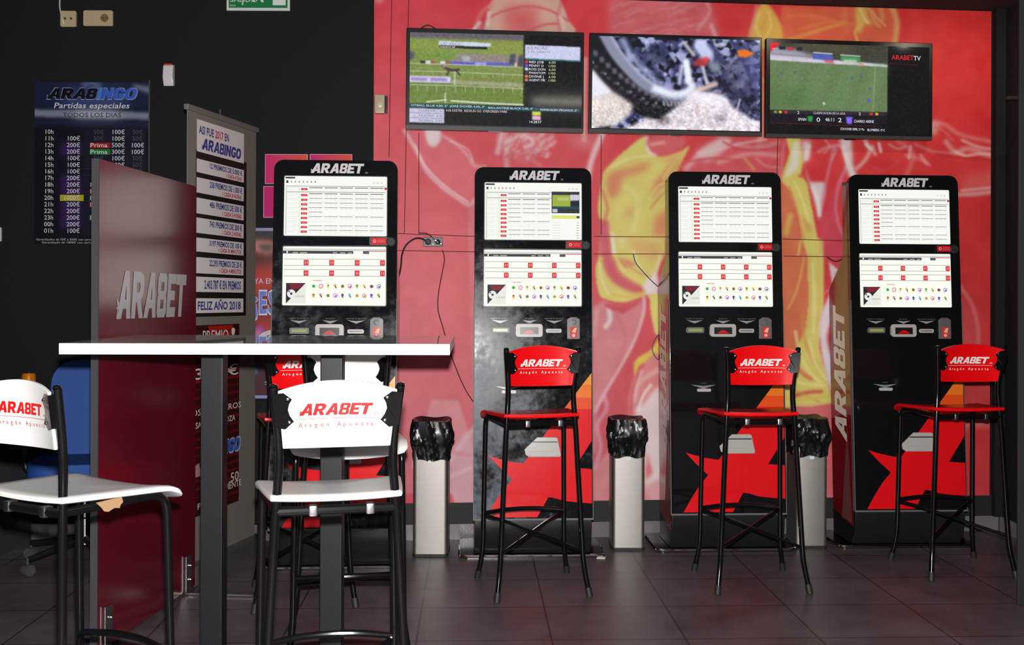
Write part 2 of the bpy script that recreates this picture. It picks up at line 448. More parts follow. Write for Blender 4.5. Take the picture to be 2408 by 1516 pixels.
# pale letter shapes low between the first terminals
f([(965,1100),(1014,940),(1078,940),(1112,1045),(1136,1184),(1056,1184),(1040,1100)], (216,138,146), .8, 2)
f([(1056,1100),(1080,1050),(1118,1010),(1122,1185),(1060,1185)], (214,166,178), .7, 6)
s_([(1056,1085),(1090,1035),(1118,1005)], (224,190,204), 12, .7, 6); s_([(1056,1120),(1118,1095)], (222,184,200), 9, .6, 4); s_([(1056,1062),(1118,1070)], (216,120,130), 7, .6, 4)
f([(952,1160),(985,1160),(985,1190),(952,1190)], (206,58,70), .9, 2); f([(1050,1160),(1062,1160),(1070,1190),(1050,1190)], (206,58,70), .9, 2)
# torn hair / head above the second television
f([(1428,6),(1490,-40),(1655,-40),(1680,40),(1694,92),(1432,92)], (216,106,114), .85, 9)
rsm = np.random.RandomState(21)
for k in range(46):
    x = 1432 + rsm.rand() * 215; y = -10 + rsm.rand() * 96; L_ = 26 + 30 * rsm.rand()
    s_([(x, y + 14), (x + L_ * .5, y + 3), (x + L_, y)], (226,158,160) if k % 2 else (210,72,84), 3.5, .42, 3)
s_([(1640,70),(1668,30),(1660,4)], (226,170,170), 8, .6, 4); s_([(1672,60),(1684,92)], (226,180,178), 9, .7, 4)
s_([(1375,140),(1374,190),(1373,330)], (224,168,160), 10, .8, 4); s_([(1788,60),(1787,190)], (222,150,70), 14, .9, 4); s_([(1787,190),(1787,345)], (226,208,150), 12, .9, 5)
# yellow jersey of the central player
f([(1512,322),(1463,360),(1434,386),(1419,405),(1414,430),(1406,484),(1409,512),(1420,530),(1412,560),(1408,600),(1400,636),(1408,690),(1426,704),(1463,711),(1502,700),(1526,686),(1545,634),(1562,597),(1566,553),(1580,483),(1590,410),(1620,345),(1600,356),(1556,368),(1532,362),(1520,342)], YEL, 1, 2, True)
f([(1431,410),(1490,394),(1527,381),(1517,399),(1466,420),(1455,455),(1430,466)], (218,116,86), .85, 7, True)
f([(1408,516),(1430,518),(1438,602),(1410,602)], (206,78,96), .95, 3); s_([(1416,450),(1428,490),(1420,520)], (214,106,84), 8, .7, 4)
f([(1418,600),(1437,600),(1463,646),(1517,680),(1490,688),(1442,664),(1420,630)], (206,72,92), .9, 4, True)
f([(1436,605),(1480,612),(1500,622),(1470,630)], (216,106,92), .8, 4); f([(1470,560),(1560,575),(1545,612),(1500,600)], (222,150,100), .6, 8)
f([(1555,494),(1580,499),(1580,556),(1534,556),(1539,515)], (220,128,88), .85, 7)
f([(1539,429),(1571,391),(1605,372),(1566,432),(1528,466)], (220,124,86), .85, 6); s_([(1560,420),(1588,380)], YEL, 8, .8, 3)
f([(1500,350),(1555,372),(1610,350),(1590,400),(1570,385)], (222,150,96), .5, 7); f([(1470,488),(1490,488),(1490,508),(1470,508)], (222,140,104), .7, 7)
s_([(1439,548),(1444,596)], (238,228,226), 7, .9, 3); f([(1450,560),(1468,560),(1462,582)], (238,230,220), .7, 6); s_([(1520,325),(1526,356),(1540,364)], (234,214,206), 9, .9, 4)
f([(1520,330),(1560,318),(1610,325),(1600,350),(1556,365),(1534,356)], (214,92,96), .9, 3, True); s_([(1532,340),(1560,335)], (236,200,198), 6, .7, 4)
f([(1512,670),(1542,640),(1548,690),(1530,700)], (234,222,226), .95, 4, True)
# legs under the jersey
f([(1394,721),(1420,706),(1463,728),(1516,698),(1516,736),(1488,812),(1425,920),(1392,980)], (216,132,140), .9, 3)
s_([(1514,700),(1512,738),(1486,812),(1424,920),(1400,965)], (230,190,196), 7, .85, 3); s_([(1432,728),(1434,752),(1424,768)], (234,216,220), 11, .9, 4); s_([(1402,730),(1396,790)], (226,176,184), 8, .6, 5)
f([(1418,712),(1465,722),(1510,704),(1500,716),(1464,738),(1428,724)], (202,64,78), .9, 2)
s_([(1420,930),(1426,960),(1404,1000),(1412,1050),(1398,1100)], (222,168,192), 9, .7, 4); s_([(1400,960),(1396,1060)], (222,160,180), 10, .5, 5)
f([(1394,1100),(1440,1050),(1440,1184),(1394,1184)], (218,150,156), .7, 3)
f([(1526,690),(1556,690),(1556,790),(1540,785),(1530,740)], YEL, 1, 2); f([(1556,788),(1556,836),(1505,858),(1494,884),(1489,862),(1498,842),(1530,822)], (226,196,78), 1, 2, True)
f([(1477,965),(1484,905),(1505,868),(1556,848),(1570,1180),(1520,1180),(1488,1010)], (222,128,128), 1, 3, True)
s_([(1492,940),(1502,900),(1550,868)], (230,176,174), 12, .8, 4); f([(1494,978),(1512,950),(1560,918),(1560,1150),(1522,1160)], (232,212,214), .95, 4, True)
f([(1520,1060),(1534,1110),(1518,1130)], (212,70,78), .8, 4); f([(1518,1140),(1560,1120),(1560,1186),(1510,1186)], (222,150,154), .8, 4)
# arm and folds above the third terminal
f([(1610,410),(1640,345),(1700,322),(1835,322),(1835,420)], (216,88,96), .8, 5)
f([(1655,378),(1640,362),(1690,325),(1712,330),(1700,356),(1668,378)], (232,198,198), .9, 6, True); s_([(1612,396),(1660,352),(1712,332)], (234,204,204), 12, .7, 6)
s_([(1690,382),(1760,362),(1826,366)], (230,168,172), 10, .7, 5); s_([(1730,340),(1780,348),(1830,335)], (228,170,172), 8, .6, 5); s_([(1750,372),(1772,398)], (222,160,90), 6, .8, 3)
# right-hand player in yellow
f([(1840,330),(1846,333),(1840,420),(1830,420)], (224,150,150), .7, 3)
f([(1836,422),(1862,455),(1884,560),(1898,606),(1900,716),(1888,830),(1836,860)], (216,110,72), 1, 2)
f([(1846,320),(1880,320),(1888,382),(1882,410),(1898,432),(1906,478),(1921,558),(1935,566),(1937,606),(1937,720),(1928,760),(1926,820),(1945,890),(1957,948),(1905,956),(1836,958),(1836,846),(1870,830),(1893,770),(1900,716),(1898,606),(1884,558),(1878,510),(1861,452),(1836,424),(1842,400),(1856,360)], YEL, 1, 2)
f([(1866,335),(1878,340),(1876,390),(1856,412),(1846,414),(1858,375)], (234,226,214), .95, 3, True); f([(1882,505),(1900,520),(1910,552),(1896,540)], (216,126,76), .85, 5)
f([(1872,416),(1884,408),(1894,420)], (214,90,70), .9, 2); s_([(1842,430),(1858,446)], (230,180,110), 4, .8)
s_([(1857,508),(1848,548)], (226,200,92), 13, .7, 6); s_([(1890,606),(1874,678),(1852,726)], (226,178,92), 5, .8); s_([(1882,566),(1876,600)], (226,190,90), 6, .8)
s_([(1886,740),(1892,800),(1914,850)], (222,150,70), 8, .7, 4); s_([(1860,845),(1884,875),(1906,890)], (216,96,66), 9, .8, 4); s_([(1866,930),(1900,922),(1930,920)], (210,76,66), 9, .85, 3); s_([(1860,912),(1925,945)], (224,150,74), 5, .6)
f([(1836,960),(1957,950),(1957,1010),(1836,1010)], (222,130,136), .6, 4); f([(1836,1010),(1960,1005),(1960,1190),(1836,1190)], (216,120,128), .6, 6)
f([(1882,330),(1906,330),(1903,372),(1888,388)], (234,216,212), .9, 5); f([(1890,388),(1904,428),(1938,428),(1941,448),(1925,516),(1912,466),(1898,420)], (230,218,216), .95, 3)
s_([(1960,345),(1948,400),(1936,452),(1926,512)], (218,134,166), 7, .7, 3); s_([(1992,386),(1970,440),(1964,490),(1972,532),(1990,566)], (222,128,158), 8, .75, 3)
f([(1926,520),(1965,440),(1962,490),(1972,540),(1995,580),(1995,640),(1950,612),(1936,600)], (206,70,100), .55, 6)
f([(1974,326),(2000,326),(2004,380),(2014,418),(1996,418),(1984,372)], (232,214,212), .95, 4, True); s_([(1925,356),(1948,346),(1975,342)], (228,160,164), 8, .7, 4); s_([(1956,374),(1966,352)], (222,140,160), 6, .7)
f([(1948,616),(1973,636),(1956,670)], (232,216,222), .95, 2); s_([(1946,606),(1962,613),(1984,604)], (190,50,74), 4, .9)
f([(1960,676),(1974,672),(1974,740),(1959,746),(1944,792),(1957,848),(1974,880),(1974,930),(1952,916),(1934,846),(1927,754)], (232,220,228), 1, 3, True)
s_([(1938,690),(1958,668),(1966,640)], (222,120,150), 4, .7)
s_([(2032,330),(2044,352),(2034,376),(2014,396)], (232,196,192), 8, .8, 4); s_([(2050,345),(2056,362)], (230,190,186), 8, .8, 4); s_([(2110,332),(2146,362),(2128,420)], (228,150,150), 8, .6, 6)
# arms at the right edge
f([(2178,292),(2196,284),(2208,290),(2202,312),(2190,318)], (232,180,176), .8, 5, True); s_([(2195,290),(2222,294),(2260,318),(2345,336)], (226,140,140), 8, .75, 5)
s_([(2224,334),(2246,358),(2278,350),(2345,372)], (228,158,160), 12, .75, 5); s_([(2130,366),(2160,374),(2184,388)], (226,140,142), 7, .7, 4); s_([(2152,340),(2200,358),(2262,362)], (226,140,142), 6, .7, 4)
s_([(2164,366),(2178,384)], (232,170,168), 7, .7, 3); f([(2258,420),(2345,395),(2345,448),(2258,456)], (224,110,112), .55, 9); s_([(2240,458),(2290,456),(2345,450)], (230,170,172), 10, .8, 4)
s_([(2200,362),(2270,372),(2345,378)], (176,30,36), 5, .6, 3); s_([(2256,672),(2283,714),(2297,763),(2300,830)], (224,130,132), 9, .7, 4); f([(2240,690),(2278,716),(2294,770),(2296,830),(2240,830)], (212,80,84), .5, 6)
f([(2255,905),(2345,900),(2345,945),(2255,952)], (200,60,64), .6, 3); f([(2255,976),(2345,972),(2345,1004),(2255,1008)], (224,120,124), .6, 4)
# yellow and orange shirt at top right
f([(1838,16),(2104,16),(2113,60),(2106,112),(1826,110)], (226,96,64), .95, 3); f([(1760,80),(1779,24),(1796,6),(1812,18),(1829,44),(1838,70),(1834,112),(1762,112)], (226,182,78), .95, 3, True)
s_([(1800,40),(1790,70)], (222,150,66), 7, .7, 4); s_([(1828,100),(1880,86),(1950,64),(1985,54)], (228,160,66), 8, .8, 4); s_([(1778,14),(1770,60),(1764,90)], (222,140,140), 6, .7, 3)
f([(2012,12),(2034,12),(2040,40),(2052,60),(2034,56),(2026,70),(2014,78)], (228,196,92), .85, 4, True); s_([(2026,58),(2010,76),(2020,108)], (228,186,84), 6, .8); s_([(2042,20),(2056,50),(2068,64)], (230,190,110), 6, .7, 4); s_([(2070,14),(2074,46)], (228,180,90), 8, .7, 5)
s_([(2094,12),(2108,52),(2102,112)], (230,176,104), 13, .8, 5); s_([(1985,16),(1990,70)], (222,126,70), 9, .6, 6)
blot = cv.noise(10, 5) * 2.2 + cv.noise(40, 6) * 2.5
# finer folds and highlights
for q in range(60):
    x, y = 1176 + rsm.rand()*112, 314 + rsm.rand()*60; s_([(x,y),(x+3+6*rsm.rand(),y-4-5*rsm.rand())], (232,196,200) if q % 3 else (206,74,88), 3.5, .5, 2.5, False)
for a_, c_, w_, al_ in (([(1440,392),(1480,372),(1530,366)], (232,222,150), 7, .7), ([(1424,440),(1440,500),(1436,560)], (226,190,100), 6, .6), ([(1470,440),(1500,470),(1490,540)], (228,220,140), 14, .5),
    ([(1524,470),(1545,440),(1570,425)], (228,216,130), 5, .7), ([(1530,490),(1552,462),(1580,440)], (218,120,84), 5, .7), ([(1446,600),(1470,640),(1512,664)], (230,212,110), 7, .7), ([(1410,620),(1416,660),(1430,690)], (236,224,170), 6, .7),
    ([(1462,612),(1500,640),(1530,650)], (222,150,96), 6, .7), ([(1490,590),(1500,620),(1526,656)], (236,226,190), 5, .6), ([(1440,692),(1480,698),(1512,688)], (224,170,80), 4, .7), ([(1550,600),(1546,630),(1536,656)], (236,224,180), 6, .7),
    ([(1452,740),(1470,800),(1440,880)], (210,110,122), 12, .5), ([(1500,880),(1486,930),(1484,980)], (206,70,84), 6, .7), ([(1510,872),(1498,900),(1492,930)], (236,190,186), 5, .7), ([(1530,905),(1512,930),(1500,965)], (240,226,226), 7, .8),
    ([(1640,360),(1690,352),(1740,338),(1800,328)], (236,200,200), 6, .6), ([(1620,380),(1680,372),(1740,378)], (206,62,76), 7, .6), ([(1700,334),(1740,352),(1800,352)], (206,64,76), 6, .6), ([(1776,372),(1800,390),(1830,394)], (228,150,154), 5, .6),
    ([(1856,440),(1874,500),(1890,560)], (228,150,84), 5, .8), ([(1868,428),(1886,470),(1900,520)], (236,226,140), 6, .7), ([(1908,620),(1914,700),(1912,780)], (236,228,150), 8, .7), ([(1922,600),(1926,680),(1922,760)], (222,186,84), 4, .7), ([(1904,600),(1906,690),(1898,770)], (214,180,80), 4, .7),
    ([(1870,780),(1880,830),(1900,870),(1930,900)], (236,228,140), 8, .7), ([(1902,800),(1915,850),(1940,890)], (236,228,160), 6, .7), ([(1850,880),(1880,900),(1940,906)], (236,226,130), 7, .8), ([(1838,936),(1880,938),(1950,930)], (226,190,80), 6, .8),
    ([(1900,345),(1894,372)], (240,226,222), 12, .7), ([(1912,440),(1924,480),(1926,505)], (240,232,230), 9, .8), ([(1982,345),(1992,380),(2004,410)], (240,226,222), 10, .8), ([(1940,330),(1950,345),(1938,360)], (230,160,166), 6, .5),
    ([(2056,395),(2080,400),(2110,380)], (214,70,70), 8, .6), ([(2090,340),(2110,350),(2128,345)], (230,160,158), 6, .6), ([(2140,345),(2136,372)], (236,190,186), 7, .7), ([(2036,340),(2048,352)], (240,222,216), 8, .8), ([(2066,338),(2070,356)], (240,222,216), 7, .8),
    ([(2196,300),(2216,306),(2240,330)], (222,110,112), 6, .6), ([(2262,330),(2300,346),(2340,352)], (236,176,176), 8, .7), ([(2244,356),(2268,366),(2300,362),(2340,364)], (238,190,190), 6, .8), ([(2260,448),(2340,440)], (236,186,188), 6, .7),
    ([(1852,40),(1900,36),(1960,48)], (230,120,66), 10, .5), ([(1880,70),(1950,52),(2010,60)], (232,130,70), 7, .6), ([(1784,34),(1776,66),(1790,92)], (236,206,110), 6, .7), ([(1806,30),(1812,60),(1800,90)], (236,204,100), 7, .7), ([(2020,20),(2034,48),(2040,54)], (240,214,140), 5, .8), ([(2050,26),(2062,44),(2080,60)], (236,186,120), 5, .7),
    ([(1150,30),(1146,60)], (236,206,192), 9, .7), ([(1318,40),(1326,66)], (232,190,180), 10, .7), ([(1170,-10),(1150,20)], (230,180,170), 6, .6), ([(1060,332),(1100,352),(1112,380)], (230,180,186), 4, .7), ([(975,340),(1000,390),(1050,440),(1100,474)], (238,206,210), 4, .7)):
    s_(a_, c_, w_, al_, 2.2)
cv.im = cv.im * .945 + 228 * .055  # pale veil of haze mixed into all the print colours
cv.im = np.clip(cv.im + blot[..., None], 0, 255)
ZB = 0.195
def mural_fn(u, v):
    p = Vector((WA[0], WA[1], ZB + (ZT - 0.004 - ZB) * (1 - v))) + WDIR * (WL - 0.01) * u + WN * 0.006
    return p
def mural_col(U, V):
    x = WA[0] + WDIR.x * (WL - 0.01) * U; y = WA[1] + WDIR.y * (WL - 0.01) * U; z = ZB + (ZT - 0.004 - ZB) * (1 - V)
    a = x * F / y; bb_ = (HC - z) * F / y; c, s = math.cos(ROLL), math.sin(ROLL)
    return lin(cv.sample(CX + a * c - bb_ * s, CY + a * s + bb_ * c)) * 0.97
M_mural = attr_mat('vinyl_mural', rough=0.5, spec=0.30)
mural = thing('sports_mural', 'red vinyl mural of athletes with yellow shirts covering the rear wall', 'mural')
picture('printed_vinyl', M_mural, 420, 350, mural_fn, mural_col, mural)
M_joint = mat('dark_joint', S(96, 22, 34), 0.8)
def wall_strip(mb, x0, y0, x1, y1, wd, off=0.0066):
    a, b_ = wall_pt(x0, y0, off), wall_pt(x1, y1, off)
    d = (b_ - a).normalized(); n_ = d.cross(WN).normalized() * wd / 2
    mb.add([a - n_, b_ - n_, b_ + n_, a + n_, a - n_ + WN * .0012, b_ - n_ + WN * .0012, b_ + n_ + WN * .0012, a + n_ + WN * .0012], [(4,5,6,7),(0,1,5,4),(1,2,6,5),(2,3,7,6),(3,0,4,7)])
for q in ([(921,0),(915,370)], [(961,0),(951,548)], [(985,312),(985,550)], [(1413,318),(1413,552)], [(1828,322),(1826,412)],
          [(930,549),(1120,556)], [(1395,556),(1565,557)], [(1840,562),(1990,566)], [(932,589),(1118,592)], [(1395,597),(1562,597)], [(1842,602),(1992,604)]):
    mb = MB(); wall_strip(mb, *q[0], *q[1], 0.004); mb.build('panel_joint', M_joint, mural, smooth=False)
# black band under the mural
bd = MB(); bd.M = mw.M.copy(); bd.box(0.0, WL + 0.05, -0.008, -0.0005, 0.083, ZB)
struct(bd.build('trim_2', mat('black_band', S(38, 38, 40), 0.6, spec=0.3), smooth=False))
# dark frame strip right of the mural
struct(MB().box(2.682, 2.734, 5.66, 5.70, 0.083, ZT).build('trim_3', M_side, smooth=False))

# ------------------------------------------------------------------ televisions on the mural wall
def lc(im): return lin(np.clip(im, 0, 255))
def tv_race():
    c = Canvas(0, 400, 0, 228, 1.0); c.im[:] = (10, 12, 16)
    c.fill([(0,0),(262,0),(262,176),(0,176)], (122,138,72), 1, .5)
    c.fill([(0,0),(262,0),(262,14),(0,14)], (96,88,100), 1, 3); c.fill([(0,112),(262,112),(262,176),(0,176)], (100,124,54), .8, 10)
    c.fill([(0,16),(262,16),(262,50),(0,50)], (130,146,64), .7, 3); c.fill([(110,48),(262,52),(262,76),(90,76)], (140,128,128), .9, 3); c.fill([(0,48),(110,46),(100,66),(0,62)], (110,140,56), .8, 4)
    for x0, x1, k in ((24,36,(40,34,40)),(36,48,(216,210,220)),(48,58,(150,84,60)),(70,82,(216,210,226)),(82,92,(160,84,60)),(92,232,(92,92,190)),(232,248,(214,206,216)),(248,262,(180,80,60))): c.fill([(x0,70),(x1,70),(x1,78),(x0,78)], k, .95, 1)
    c.fill([(150,71),(176,71),(176,77),(150,77)], (168,170,230), .8, 1); c.fill([(120,57),(138,55),(138,70),(122,70)], (176,180,196), .7, 2)
    for y, a in ((79,.9),(98,.8),(132,.9)): c.stroke([(0,y-2),(130,y-1),(262,y+2)], (196,206,190), 1.6, a, .8)
    for k in range(12): c.stroke([(8+k*23,98),(8+k*23,108)], (186,198,170), 1.2, .6, .8, False); c.stroke([(18+k*22,133),(18+k*22,145)], (192,206,176), 1.5, .7, .8, False)
    c.fill([(0,108),(94,108),(94,124),(0,124)], (196,190,220), 1, 1); c.fill([(3,112),(40,112),(40,120),(3,120)], (150,130,190), .9, 1); c.fill([(48,112),(86,112),(86,120),(48,120)], (150,130,190), .9, 1); c.fill([(94,116),(262,120),(262,132),(94,126)], (176,166,150), .7, 2)
    c.stroke([(76,82),(88,90),(100,92),(112,90)], (70,52,48), 7, .95, 2); c.stroke([(90,92),(86,104)], (60,44,42), 4, .9, 1.5); c.stroke([(106,92),(114,102)], (60,44,42), 4, .9, 1.5); c.fill([(74,76),(84,78),(82,86),(74,84)], (150,150,170), .9, 1.5)
    c.stroke([(104,96),(103,128)], (206,210,200), 2.5, .8, 1); c.stroke([(82,150),(82,172)], (210,214,204), 3, .8, 1)
    c.stroke([(40,172),(84,166)], (214,220,206), 3, .9, 1); c.stroke([(96,168),(180,172),(262,174)], (214,220,206), 4, .9, 1); c.fill([(232,50),(244,46),(242,78),(228,76)], (64,70,84), .95, 2); c.fill([(252,52),(262,50),(262,78),(250,78)], (60,66,80), .95, 2); c.fill([(0,46),(10,50),(10,64),(0,70)], (84,78,96), .95, 2)
    c.fill([(66,20),(186,22),(186,31),(66,30)], (198,206,232), 1, .8); c.fill([(68,31),(178,32),(178,38),(68,37)], (22,32,40), 1, .8)
    c.fill([(266,24),(396,26),(396,60),(266,58)], (196,198,228), 1, .8); c.fill([(266,58),(396,60),(396,63),(266,61)], (60,130,140), 1, .8)
    c.fill([(0,177),(396,182),(396,190),(0,186)], (28,78,92), 1, .8); c.fill([(0,188),(80,189),(80,224),(0,224)], (190,190,214), 1, .8)
    for y in (200, 212): c.stroke([(0,y),(80,y+.5)], (110,110,130), 1.2, .8, .6)
    c.fill([(284,190),(304,190),(304,200),(284,200)], (200,206,70), 1, .8); c.fill([(284,201),(304,201),(304,211),(284,211)], (226,170,206), 1, .8)
    for k, cc in enumerate(((220,60,60),(90,90,220),(210,210,220),(70,60,70),(220,120,60),(200,110,120))): c.fill([(266,63+k*9),(274,63+k*9),(274,70+k*9),(266,70+k*9)], cc, 1, .8)
    c.im = np.clip(c.im + (c.noise(1.2, 3) * 5)[..., None], 0, 255); return c
def tv_wheel():
    c = Canvas(0, 400, 0, 228, 1.0); c.im[:] = (58, 61, 104)
    a = c.noise(9, 11); b2 = c.noise(4, 12); c.over(np.clip(a, 0, 1.6) / 1.6, (176,182,224), .85); c.over(np.clip(-b2 + .1, 0, 1.2) / 1.2, (14,14,28), .95); c.over(np.clip(c.noise(4, 13) - .9, 0, 1), (206,214,240), .6)
    c.fill([(290,55),(392,40),(392,230),(330,210),(300,150)], (46,44,70), .55, 14); c.fill([(350,20),(400,20),(400,120),(370,110)], (96,100,160), .6, 12)
    c.fill([(130,20),(168,30),(176,60),(150,70),(135,50)], (30,34,60), .7, 5)
    c.stroke([(-20,10),(40,84),(100,140),(160,172),(210,182),(232,172)], (22,20,26), 78, 1, 5)
    c.stroke([(28,-4),(60,50),(118,112),(170,140),(214,146),(238,126)], (132,136,160), 27, 1, 4); c.stroke([(72,10),(96,52),(140,100),(180,126)], (150,158,196), 16, .8, 7); c.stroke([(44,0),(76,50),(126,104),(175,134)], (186,190,214), 6, .7, 4)
    c.stroke([(150,128),(190,140),(222,136),(236,120),(228,108)], (228,230,246), 18, .95, 6)
    rs = np.random.RandomState(4)
    for k in range(15):
        t = k / 14; x = 6 + t * 212; y = 44 + 140 * (1 - (1 - t) ** 1.7) - 22 * t
        c.fill([(x-6,y-7),(x+5,y-8),(x+7,y+5),(x-3,y+7)], (112,108,128), .85, 2.5); c.fill([(x-18,y+14),(x-9,y+13),(x-8,y+21),(x-16,y+22)], (84,80,96), .85, 2.5); 
        if k % 2: c.fill([(x-24,y+4),(x-19,y+3),(x-18,y+9),(x-23,y+10)], (186,186,206), .8, 2)
    for k in range(6): c.fill([(166+k*9,158+k%2),(171+k*9,158),(173+k*9,170),(168+k*9,170)], (170,168,180), .8, 1.5)
    c.stroke([(222,60),(228,100)], (236,238,250), 17, .95, 4); c.stroke([(212,70),(206,112)], (206,212,238), 9, .8, 4); c.stroke([(256,16),(270,38)], (196,206,240), 32, .95, 6); c.stroke([(262,70),(272,110)], (196,196,210), 8, .9, 3); c.stroke([(216,10),(240,40)], (180,180,176), 8, .9, 3)
    c.fill([(240,54),(276,44),(272,66),(244,70)], (190,52,58), .9, 4); c.fill([(262,48),(278,50),(274,60)], (236,52,46), .95, 3); c.stroke([(248,130),(292,112)], (214,186,170), 12, .9, 4); c.fill([(276,60),(304,58),(304,80),(282,84)], (132,150,160), .9, 4)
    c.fill([(0,84),(20,110),(48,136),(70,150),(96,168),(92,192),(50,222),(0,228)], (214,204,200), 1, 4); c.fill([(0,84),(22,112),(44,138),(20,150),(0,150)], (232,230,246), .9, 4)
    c.fill([(78,228),(130,200),(165,206),(176,190),(212,160),(236,130),(290,134),(320,146),(336,170),(368,190),(400,205),(400,228)], (222,212,222), 1, 4, False); c.fill([(230,132),(290,136),(318,148),(326,166),(280,160),(240,150)], (240,236,248), .8, 6)
    c.fill([(150,206),(178,196),(190,208),(170,218)], (110,96,96), .7, 4); c.fill([(284,192),(316,186),(322,204),(296,210)], (150,146,160), .7, 5); c.fill([(240,170),(262,176),(254,186)], (216,170,150), .6, 4)
    m = np.clip((c.Y - 120) / 60, 0, 1); c.im += (c.noise(1.6, 14) * 13 * m)[..., None] + (c.noise(5, 15) * 9 * m)[..., None]
    c.stroke([(344,176),(352,150)], (200,190,210), 5, .8, 2); c.fill([(346,26),(366,24),(388,34),(366,44),(346,42)], (224,112,36), 1, 1.5)
    c.im = np.clip(c.im, 0, 255); return c
def tv_match():
    c = Canvas(0, 400, 0, 228, 1.0); c.im[:] = (10, 9, 12)
    c.fill([(0,0),(294,0),(294,170),(0,170)], (96,120,78), 1, .5); c.fill([(0,0),(294,0),(294,46),(0,30)], (62,62,52), 1, 2); c.fill([(60,0),(200,0),(200,30),(60,16)], (84,78,60), .6, 8)
    c.fill([(0,30),(294,48),(294,54),(0,44)], (206,196,216), 1, 1.2); c.fill([(0,10),(60,16),(110,30),(110,38),(0,32)], (170,166,186), .9, 5)
    c.fill([(106,24),(154,26),(158,42),(106,38)], (74,92,176), 1, 1.5); c.stroke([(108,22),(154,24)], (196,206,214), 3, .9, 1); c.fill([(176,28),(224,30),(226,44),(176,42)], (74,140,84), 1, 1.5); c.stroke([(176,26),(224,28)], (186,196,196), 3, .9, 1); c.fill([(184,38),(216,38),(216,44),(184,44)], (206,212,206), .9, 2)
    c.fill([(135,39),(158,41),(158,48),(135,46)], (206,60,80), .8, 2); c.fill([(222,45),(234,46),(234,51),(222,50)], (226,110,90), .8, 1.5)
    for k in range(5): c.fill([(k*70-20,50),(k*70+20,50),(k*70-30,170),(k*70-80,170)], (108,132,90), .5, 8)
    c.fill([(0,126),(90,120),(90,170),(0,170)], (74,100,54), .6, 18); c.stroke([(263,54),(258,170)], (150,166,136), 2, .7, 1.5)
    for x, y in ((28,78),(60,74),(204,84),(228,80),(250,112),(246,142)): c.fill([(x-2,y-4),(x+2,y-4),(x+2,y+4),(x-2,y+4)], (70,84,150), .9, 1)
    c.fill([(244,136),(250,136),(250,144),(244,144)], (80,80,214), .9, 1.5); c.fill([(132,148),(137,148),(137,154),(132,154)], (226,230,226), .9, 1); c.fill([(0,0),(26,0),(0,24)], (220,32,50), 1, 1)
    c.fill([(42,10),(58,10),(58,18),(42,18)], (190,50,60), .9, 1); c.fill([(22,8),(38,8),(38,17),(22,17)], (30,26,36), .9, 1); c.fill([(66,10),(80,10),(80,18),(66,18)], (30,26,36), .9, 1)
    c.fill([(0,170),(294,172),(294,180),(0,178)], (44,36,50), 1, 1); c.fill([(0,180),(294,182),(294,202),(0,202)], (22,18,28), 1, 1); c.stroke([(0,203),(280,207)], (120,20,40), 1.5, .9, .7)
    for x, cc in ((10,(120,150,60)),(22,(226,190,30)),(36,(226,50,40)),(250,(226,50,40)),(264,(226,190,30))): c.fill([(x,172),(x+7,172),(x+7,178),(x,178)], cc, 1, .8)
    c.fill([(93,184),(107,184),(105,198),(95,198)], (36,150,70), 1, 1.2); c.fill([(190,184),(206,184),(204,202),(192,202)], (128,100,240), 1, 1.2); c.stroke([(300,44),(372,47)], (120,18,36), 1.6, .8, .8)
    c.im = np.clip(c.im + (c.noise(1.2, 9) * 3)[..., None], 0, 255); return c
